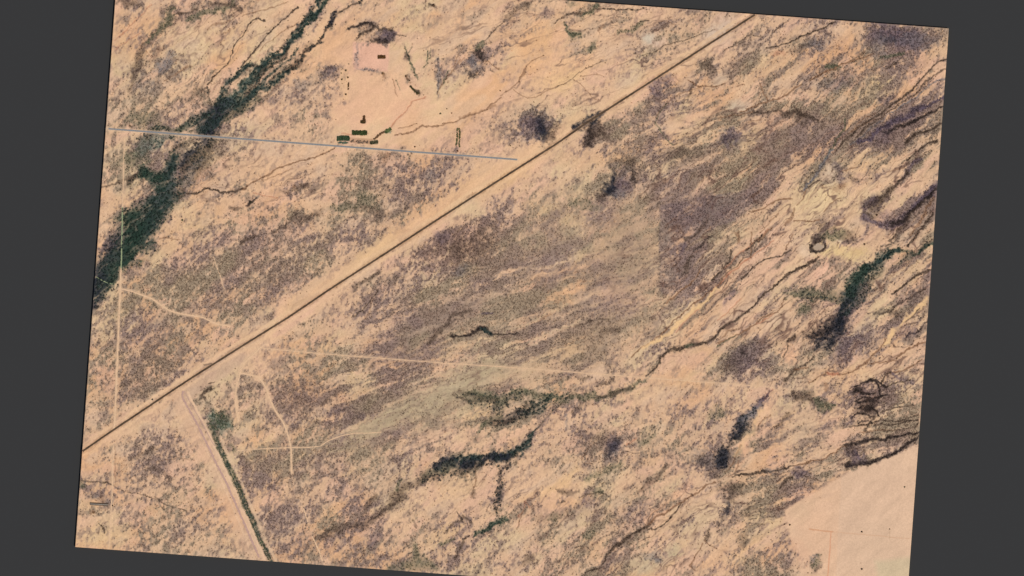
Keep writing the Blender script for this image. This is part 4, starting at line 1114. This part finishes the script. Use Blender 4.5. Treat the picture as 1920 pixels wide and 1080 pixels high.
def scatter(name, px, py, rad, col, temps, label, cat, zs=1.0):
    n = len(px); z = hz(px, py); x = (px - 960) * MPP; y = -(py - 540) * MPP
    th = RS.rand(n) * 6.283; pick = RS.randint(0, len(temps), n); VV = []; FF = []; CC = []; o = 0
    for k, (tv, tf) in enumerate(temps):
        m = pick == k; c = np.cos(th[m])[:, None]; s = np.sin(th[m])[:, None]; r = rad[m][:, None]
        vx = tv[None, :, 0] * c - tv[None, :, 1] * s; vy = tv[None, :, 0] * s + tv[None, :, 1] * c
        P = np.stack([x[m][:, None] + vx * r, y[m][:, None] + vy * r, z[m][:, None] + tv[None, :, 2] * r * zs], -1)
        nk = m.sum(); VV.append(P.reshape(-1, 3)); FF.append((tf[None] + (np.arange(nk) * len(tv))[:, None, None] + o).reshape(-1, 4))
        shade = 1 + .35 * (RS.rand(nk, len(tv) // 4 + 1, 1) - .5); shade = np.repeat(shade, 4, 1)[:, :len(tv)]
        cc = col[m][:, None, :] * shade; CC.append(cc.reshape(-1, 3)); o += nk * len(tv)
    me = mesh_np(name, np.concatenate(VV), np.concatenate(FF), M_leaf, np.concatenate(CC))
    return tag(link(name, me), label, cat, kind='stuff')
def pts(P, n, seed):
    """n candidate points, kept with chance P"""
    r = np.random.RandomState(seed); u = r.uniform(3, LU - 3, n); v = r.uniform(3, LV - 3, n)
    xi = np.rint(u / du).astype(int); yi = np.rint(v / dv).astype(int); k = r.rand(n) < P[yi, xi]
    u, v = u[k], v[k]; return TL[0] + u * EX[0] + v * EY[0], TL[1] + u * EX[1] + v * EY[1]
keep = 1 - np.clip(bare * 1.2, 0, 1)
# 1. low grey-brown scrub over the whole plain
P = np.clip(cov ** 1.3 * (.25 + .8 * D) * (1 - .45 * SM), 0, 1)
P = np.maximum(P, BUSH * .8) * keep * (1 - np.clip(TREE * 1.4, 0, 1)) + .004 * keep * (D > .05)
px, py = pts(P, 330000, 61)
lin = sample(C, px, py); rad = RS.uniform(1.3, 3.0, len(px)) * (1 + .35 * sample(BUSH, px, py))
g = sample(GRN, px, py)[:, None]; base_c = lin * (.86 + .08 * sample(SM, px, py)[:, None]) * (.80 + .40 * RS.rand(len(px), 1)) * np.array([1, .975, .975])
base_c = base_c * (1 - g * .5) + np.array([64, 78, 56.]) * g * .5
scatter('desert_scrub', px, py, rad, s2l(np.clip(base_c, 0, 255)) * GAIN, bushT, 'countless low grey-brown scrub bushes mottling the whole sandy plain', 'scrub')
print('bushes', len(px))
# 2. trees crowding the washes
px, py = pts(np.clip(TREE * 1.0, 0, 1) * (1 - np.clip(bare, 0, 1)), 150000, 62)
q = to_uv(np.stack([px, py], -1)); g = sample(GRN, px, py)[:, None]; lin = sample(C, px, py)
jit = RS.rand(len(px), 1)
colr = (np.array([46, 60, 50.]) * g + np.array([44, 42, 48.]) * (1 - g)) * (.6 + 1.0 * jit ** 1.5) * .65 + lin * .35
colr = s2l(np.clip(colr, 0, 255)) * GAIN
rad = RS.uniform(2.0, 3.9, len(px))
lab = [((px < 700) & (py < 600), 'dense dark green trees crowding the braided wash at upper left'),
       ((px > 1250) & (py > 430) & (py < 680), 'dark green trees and black brush in the wash at the right edge'),
       ((px > 1250) & (py >= 680), 'small black thickets beside the pale wash at lower right'),
       ((px >= 700) & (px <= 1250), 'dark bluish green trees along the forked wash below the middle'),
       ((px < 700) & (py >= 600), 'thin green growth in the dry stream bed by the left edge')]
for m, l in lab:
    if m.sum() > 3: scatter('wash_woodland', px[m], py[m], rad[m], colr[m], treeT, l, 'woodland', 1.1)
print('trees', len(px))

# 3. reeds and shrubs filling the canal
cxy = np.array(CAN[1:]); t = RS.rand(420); seg = np.hypot(*np.diff(cxy, axis=0).T); cum = np.concatenate([[0], np.cumsum(seg)])
X0 = np.interp(t * cum[-1], cum, cxy[:, 0]) ; Y0 = np.interp(t * cum[-1], cum, cxy[:, 1]); off = (RS.rand(420) - .5) * np.interp(t, [0, .5, .75, 1], [8, 9, 6, 5]); off = off + np.sign(off) * .8
X0 = X0 + off * .92; Y0 = Y0 - off * .38
q = to_uv(np.stack([X0, Y0], -1)); ok = (q[:, 1] < LV - 2); X0, Y0, off = X0[ok], Y0[ok], off[ok]
cc = np.where((RS.rand(len(X0), 1) < .5), np.array([[66, 86, 62.]]), np.array([[96, 92, 70.]])) * (.6 + .6 * RS.rand(len(X0), 1))
scatter('canal_brush', X0, Y0, RS.uniform(1.4, 2.6, len(X0)), s2l(np.clip(cc, 0, 255)) * GAIN, bushT, 'green reeds and brush filling the straight canal at lower left', 'brush')
# brush in the green thicket at the canal head
n = 110; a = RS.rand(n) * 6.283; r = RS.rand(n) ** .5; X0 = 408 + 20 * r * np.cos(a); Y0 = 790 + 17 * r * np.sin(a)
cc = np.array([[78, 88, 66.]]) * (.65 + .6 * RS.rand(n, 1))
scatter('thicket', X0, Y0, RS.uniform(1.8, 3.4, n), s2l(cc) * GAIN, bushT, 'grey-green thicket at the head of the straight canal', 'thicket')

# ------------------------------------------------------------------ single trees and yard objects
def tree_thing(px, py, r, srgb, label, cat='tree', group=None, name='tree', seed=0, h=1.0, proto={}):
    key = (name, tuple(srgb))
    e = bpy.data.objects.new(name, None); sc.collection.objects.link(e); x, y = W(px, py); e.location = (x, y, hz(px, py)[0]); e.scale = (r, r, r * h)
    e.rotation_euler[2] = random.uniform(0, 6.28); e.empty_display_size = 1
    if key not in proto:
        g = np.random.RandomState(len(proto) + 40)
        tv, tf = leaf_cluster(150, 1, 1.0, .6, .20, g)
        col = s2l(np.clip(np.array(srgb) * (.7 + .6 * np.repeat(g.rand(150, 1), 4, 0)), 0, 255)) * GAIN
        cm = mesh_np('crown', tv, tf, M_leaf, col)
        s1 = stem(.10, .05, .8, 8); limbs = [s1]
        for k in range(4):
            lv, lf = stem(.045, .02, .7, 5, 0); a = k * 1.57 + .4; R = Matrix.Rotation(a, 3, 'Z') @ Matrix.Rotation(.75, 3, 'Y')
            limbs.append((np.array([list(R @ Vector(v)) for v in lv]) + np.array([.05, 0, .75 + .03 * k]), lf))
        tv, tf = joinVF(*limbs); tm = mesh_np('trunk', tv, tf, M_trunk); proto[key] = (cm, tm)
    cm, tm = proto[key]
    link('crown', cm, e); link('trunk', tm, e)
    return tag(e, label, cat, group)
BR, GR, OL = (88, 62, 36), (50, 64, 40), (96, 90, 62)
SINGLE = [
 (470,379,5.5,(60,52,40),'dark bushy tree standing alone south-east of the wooded wash',), (342,413,3.5,OL,'small olive bush alone on bare sand below the wooded wash'),
 (1481,984,3.0,BR,'small dark tree, eastern one of the two at the corner of the bare field'), (1471,983,2.2,BR,'smaller western bush of the two at the corner of the bare field'),
 (1616,997,3.0,BR,'lone dark tree on the faint line across the bare field'), (1616,1067,3.2,(74,56,44),'lone dark tree near the bottom of the bare field'),
 (1696,913,2.6,OL,'lone olive bush in the upper right of the bare field'), (1668,992,2.0,BR,'thin brown bush near the right edge of the bare field'),
 (652.5,145,3.2,BR,'reddish brown bush east of the small fenced yard'), (648.5,132,3.4,(84,74,56),'grey-brown tree at the top of the small fenced yard'),
 (641,149,3.2,(92,74,44),'dark tree at the west side of the small fenced yard'), (648.5,177,3.4,BR,'dark brown tree in the lower small yard'),
 (640,137,2.2,OL,'faint olive bush in the west corner of the small fenced yard'), (654,120,2.0,OL,'thin olive bush north of the small fenced yard'),
 (761,143,3.2,BR,'reddish bush left of the curved brush line in the yard'), (768,151,2.6,BR,'small brown bush between the curved brush line and the dark tree'),
 (783,175,5.0,(84,74,44),'round olive tree at the end of the slanting hedge'), (718,138,4.2,(146,112,78),'pale brown bush below the dark shed roof'),
 (826,213,3.2,OL,'small olive tree alone north of the curving wash'), (847,212,2.4,(150,110,82),'small reddish bush east of the olive tree by the curving wash'),
 (838,204,2.2,(150,116,86),'small pale bush north-east of the olive tree by the curving wash'), (778,275,2.8,(110,72,44),'small brown bush just above the paved road'),
 (858,283,3.4,(112,70,50),'reddish brown bush at the foot of the narrow hedge'), (938,170,2.4,(130,90,60),'small brown bush beside the winding wash'),
 (813,10,4.6,(96,72,54),'dark brown tree at the top edge among pale sand'), (1075,40,0.1,BR,''),
 (211.5,948,2.8,BR,'brown bush just right of the long dark building'), (175,961,3.0,(140,106,72),'brown bush below the long dark building'),
 (286,749,3.0,(76,70,58),'dark bush beside the highway, north-west of the canal bend'), (244,236,2.8,(120,88,56),'brown bush just above the paved road near the left edge'),
 (1448,361,3.0,(110,84,70),'dark round bush on pale sand west of the fan of rills'), (1520,473,2.4,(60,50,36),'tiny black bush left of the round pond'),
 (1518,459,2.6,(90,80,60),'olive bush on the sand just west of the round pond'), (1634,335,2.8,(120,84,70),'small reddish bush alone on sand right of the pale flat'),
 (1644,403,3.6,(90,64,44),'brown bush inside the bend of the purple brush belt'), (1621,458,3.4,(96,70,48),'dark bush at the end of the sandy arc near the pond'),
 (1632,312,3.0,(110,80,70),'dark bush on the sand below the scrubby ridge at right'), (957,273,2.4,(120,100,70),'small bush in the wedge between road and highway')]
for q in SINGLE:
    if q[4]: tree_thing(q[0], q[1], q[2], q[3], q[4], 'tree' if 'tree' in q[4] else 'bush', 'lone trees on open ground' if 'tree' in q[4] else 'lone bushes on open ground', name='tree' if 'tree' in q[4] else 'bush')

# hedges: rows of individual shrubs read as one clipped belt in the photo -> one thing each, with a foliage part and stems part
def hedge(pts_, width, srgb, label, name='hedge', cat='hedge', dens=1.0, rad=(1.5, 2.7)):
    P = np.asarray(pts_, float); seg = np.hypot(*np.diff(P, axis=0).T); cum = np.concatenate([[0], np.cumsum(seg)])
    n = int(cum[-1] * max(width, 1) * 1.0 * dens) + 8; t = RS.rand(n) * cum[-1]
    x = np.interp(t, cum, P[:, 0]); y = np.interp(t, cum, P[:, 1]); dd = P[-1] - P[0]; dd = dd / np.hypot(*dd); o = (RS.rand(n) - .5) * width
    x = x - dd[1] * o; y = y + dd[0] * o; c0 = P.mean(0); X0, Y0 = W(*c0); z0 = hz(*c0)[0]
    g = np.random.RandomState(int(c0[0])); Vs, Fs, Cs = [], [], []; o_ = 0
    for i in range(n):
        r = g.uniform(*rad); v, f = leaf_cluster(16, r, r * .9, r * .35, r * .4, g); zz = hz(x[i], y[i])[0] - z0; wx, wy = W(x[i], y[i])
        v2, f2 = stem(.14, .06, r * .6, 4)
        v, f = joinVF((v, f), (v2, f2)); v = v + np.array([wx - X0, wy - Y0, zz]); Vs.append(v); Fs.append(f + o_); o_ += len(v)
        c = np.repeat(s2l(np.clip(np.array(srgb) * g.uniform(.7, 1.25) * (.85 + .3 * g.rand(16, 1)), 0, 255)), 4, 0)
        Cs.append(np.concatenate([c, np.repeat(s2l([(78, 62, 48)]), len(v2), 0)]) * GAIN)
    e = link(name, mesh_np(name, np.concatenate(Vs), np.concatenate(Fs), M_leaf, np.concatenate(Cs))); e.location = (X0, Y0, z0)
    return tag(e, label, cat)
hedge([(653.5,155),(653,168)], 1.6, BR, 'short dark north-south hedge east of the small yard')
hedge([(858,240),(857.5,256),(856,272)], 2.2, (104,100,66), 'narrow double hedge running up from the road, inner west row', dens=.8)
hedge([(862,240),(862,256),(861,276)], 2.0, (100,94,60), 'narrow double hedge running up from the road, outer east row', dens=.8)
hedge([(769,161),(774,167),(779,173)], 2.4, (80,72,44), 'slanting dark hedge that widens to a round tree')
hedge([(708.5,106.5),(722,106.5)], 5.5, (94,64,34), 'compact dark brown rectangular orchard block in the bare yard', 'orchard_block', 'orchard', 1.3)
hedge([(682.5,217),(682.8,229)], 3.4, (96,66,40), 'small dark triangular grove, its narrow north point', 'grove', 'grove', 1.2)
hedge([(676.5,228),(685,228.3)], 5.5, (74,60,34), 'small dark triangular grove, its broad south foot', 'grove', 'grove', 1.3)
hedge([(661,248.5),(674,249),(688,249)], 8, (62,72,40), 'rectangular dark green plot above the road in the yard', 'green_plot', 'crop plot', 1.2)
hedge([(632,260),(644,258.5),(655,259)], 8, (60,76,52), 'dark green thicket at the west end of the yard plots', 'green_plot', 'crop plot', 1.1)
hedge([(634,267),(652,268)], 2.4, (88,104,86), 'thin pale green strip right against the paved road', 'green_plot', 'crop plot', 1.)
hedge([(722,248),(733,241)], 6.5, (96,106,66), 'small light green plot where the two washes meet', 'green_plot', 'crop plot', .9)
hedge([(694,268),(708,266)], 5, (78,74,52), 'small green plot beside the road with a dark corner', 'green_plot', 'crop plot', .9)
hedge([(700,262),(712,252),(720,247)], 3, (122,92,66), 'brown brush row slanting between the two lower plots', 'hedge', 'hedge', .8)
hedge([(658,264),(675,266),(690,266)], 5, (134,110,92), 'patchy grey-brown plot between the green plots', 'brush_plot', 'crop plot', .3)

# long low shed at the lower left: walls, roof, doors
def shed(px, py, L, Wd, label, ang=3):
    e = bpy.data.objects.new('long_shed', None); sc.collection.objects.link(e); x, y = W(px, py); z = hz(px, py)[0]; e.location = (x, y, z); e.rotation_euler[2] = math.radians(-ang)
    l, w, h, r = L / 2, Wd / 2, 3.4, 1.3
    V = [(-l, -w, -1.5), (l, -w, -1.5), (l, w, -1.5), (-l, w, -1.5), (-l, -w, h), (l, -w, h), (l, w, h), (-l, w, h)]
    link('wall', mesh_np('wall', V, [(0, 1, 5, 4), (1, 2, 6, 5), (2, 3, 7, 6), (3, 0, 4, 7)], M_wall), e)
    V = [(-l - .6, -w - .7, h + .02), (l + .6, -w - .7, h + .02), (l + .6, w + .7, h + .02), (-l - .6, w + .7, h + .02), (-l - .6, 0, h + r), (l + .6, 0, h + r)]
    me = bpy.data.meshes.new('roof'); me.from_pydata(V, [], [(0, 1, 5, 4), (2, 3, 4, 5), (1, 2, 5), (3, 0, 4)]); me.materials.append(M_roof); link('roof', me, e)
    V = [(-l, -.5, h + r), (l, -.5, h + r), (l, .5, h + r), (-l, .5, h + r), (-l, 0, h + r + .5), (l, 0, h + r + .5)]
    me = bpy.data.meshes.new('ridge_vent'); me.from_pydata(V, [], [(0, 1, 5, 4), (2, 3, 4, 5), (1, 2, 5), (3, 0, 4)]); me.materials.append(M_wall); link('ridge_vent', me, e)
    for k in range(4):
        a = -l + L * (k + .5) / 4
        V = [(a - 1.6, -w - .04, -.2), (a + 1.6, -w - .04, -.2), (a + 1.6, -w - .04, 2.8), (a - 1.6, -w - .04, 2.8)]
        link('door', mesh_np('door', V, [(0, 1, 2, 3)], M_roof), e)
    return tag(e, label, 'building')
shed(186, 945.5, 66, 8.5, 'long low dark-roofed shed standing alone at the lower left')

print('objects', len(bpy.data.objects))
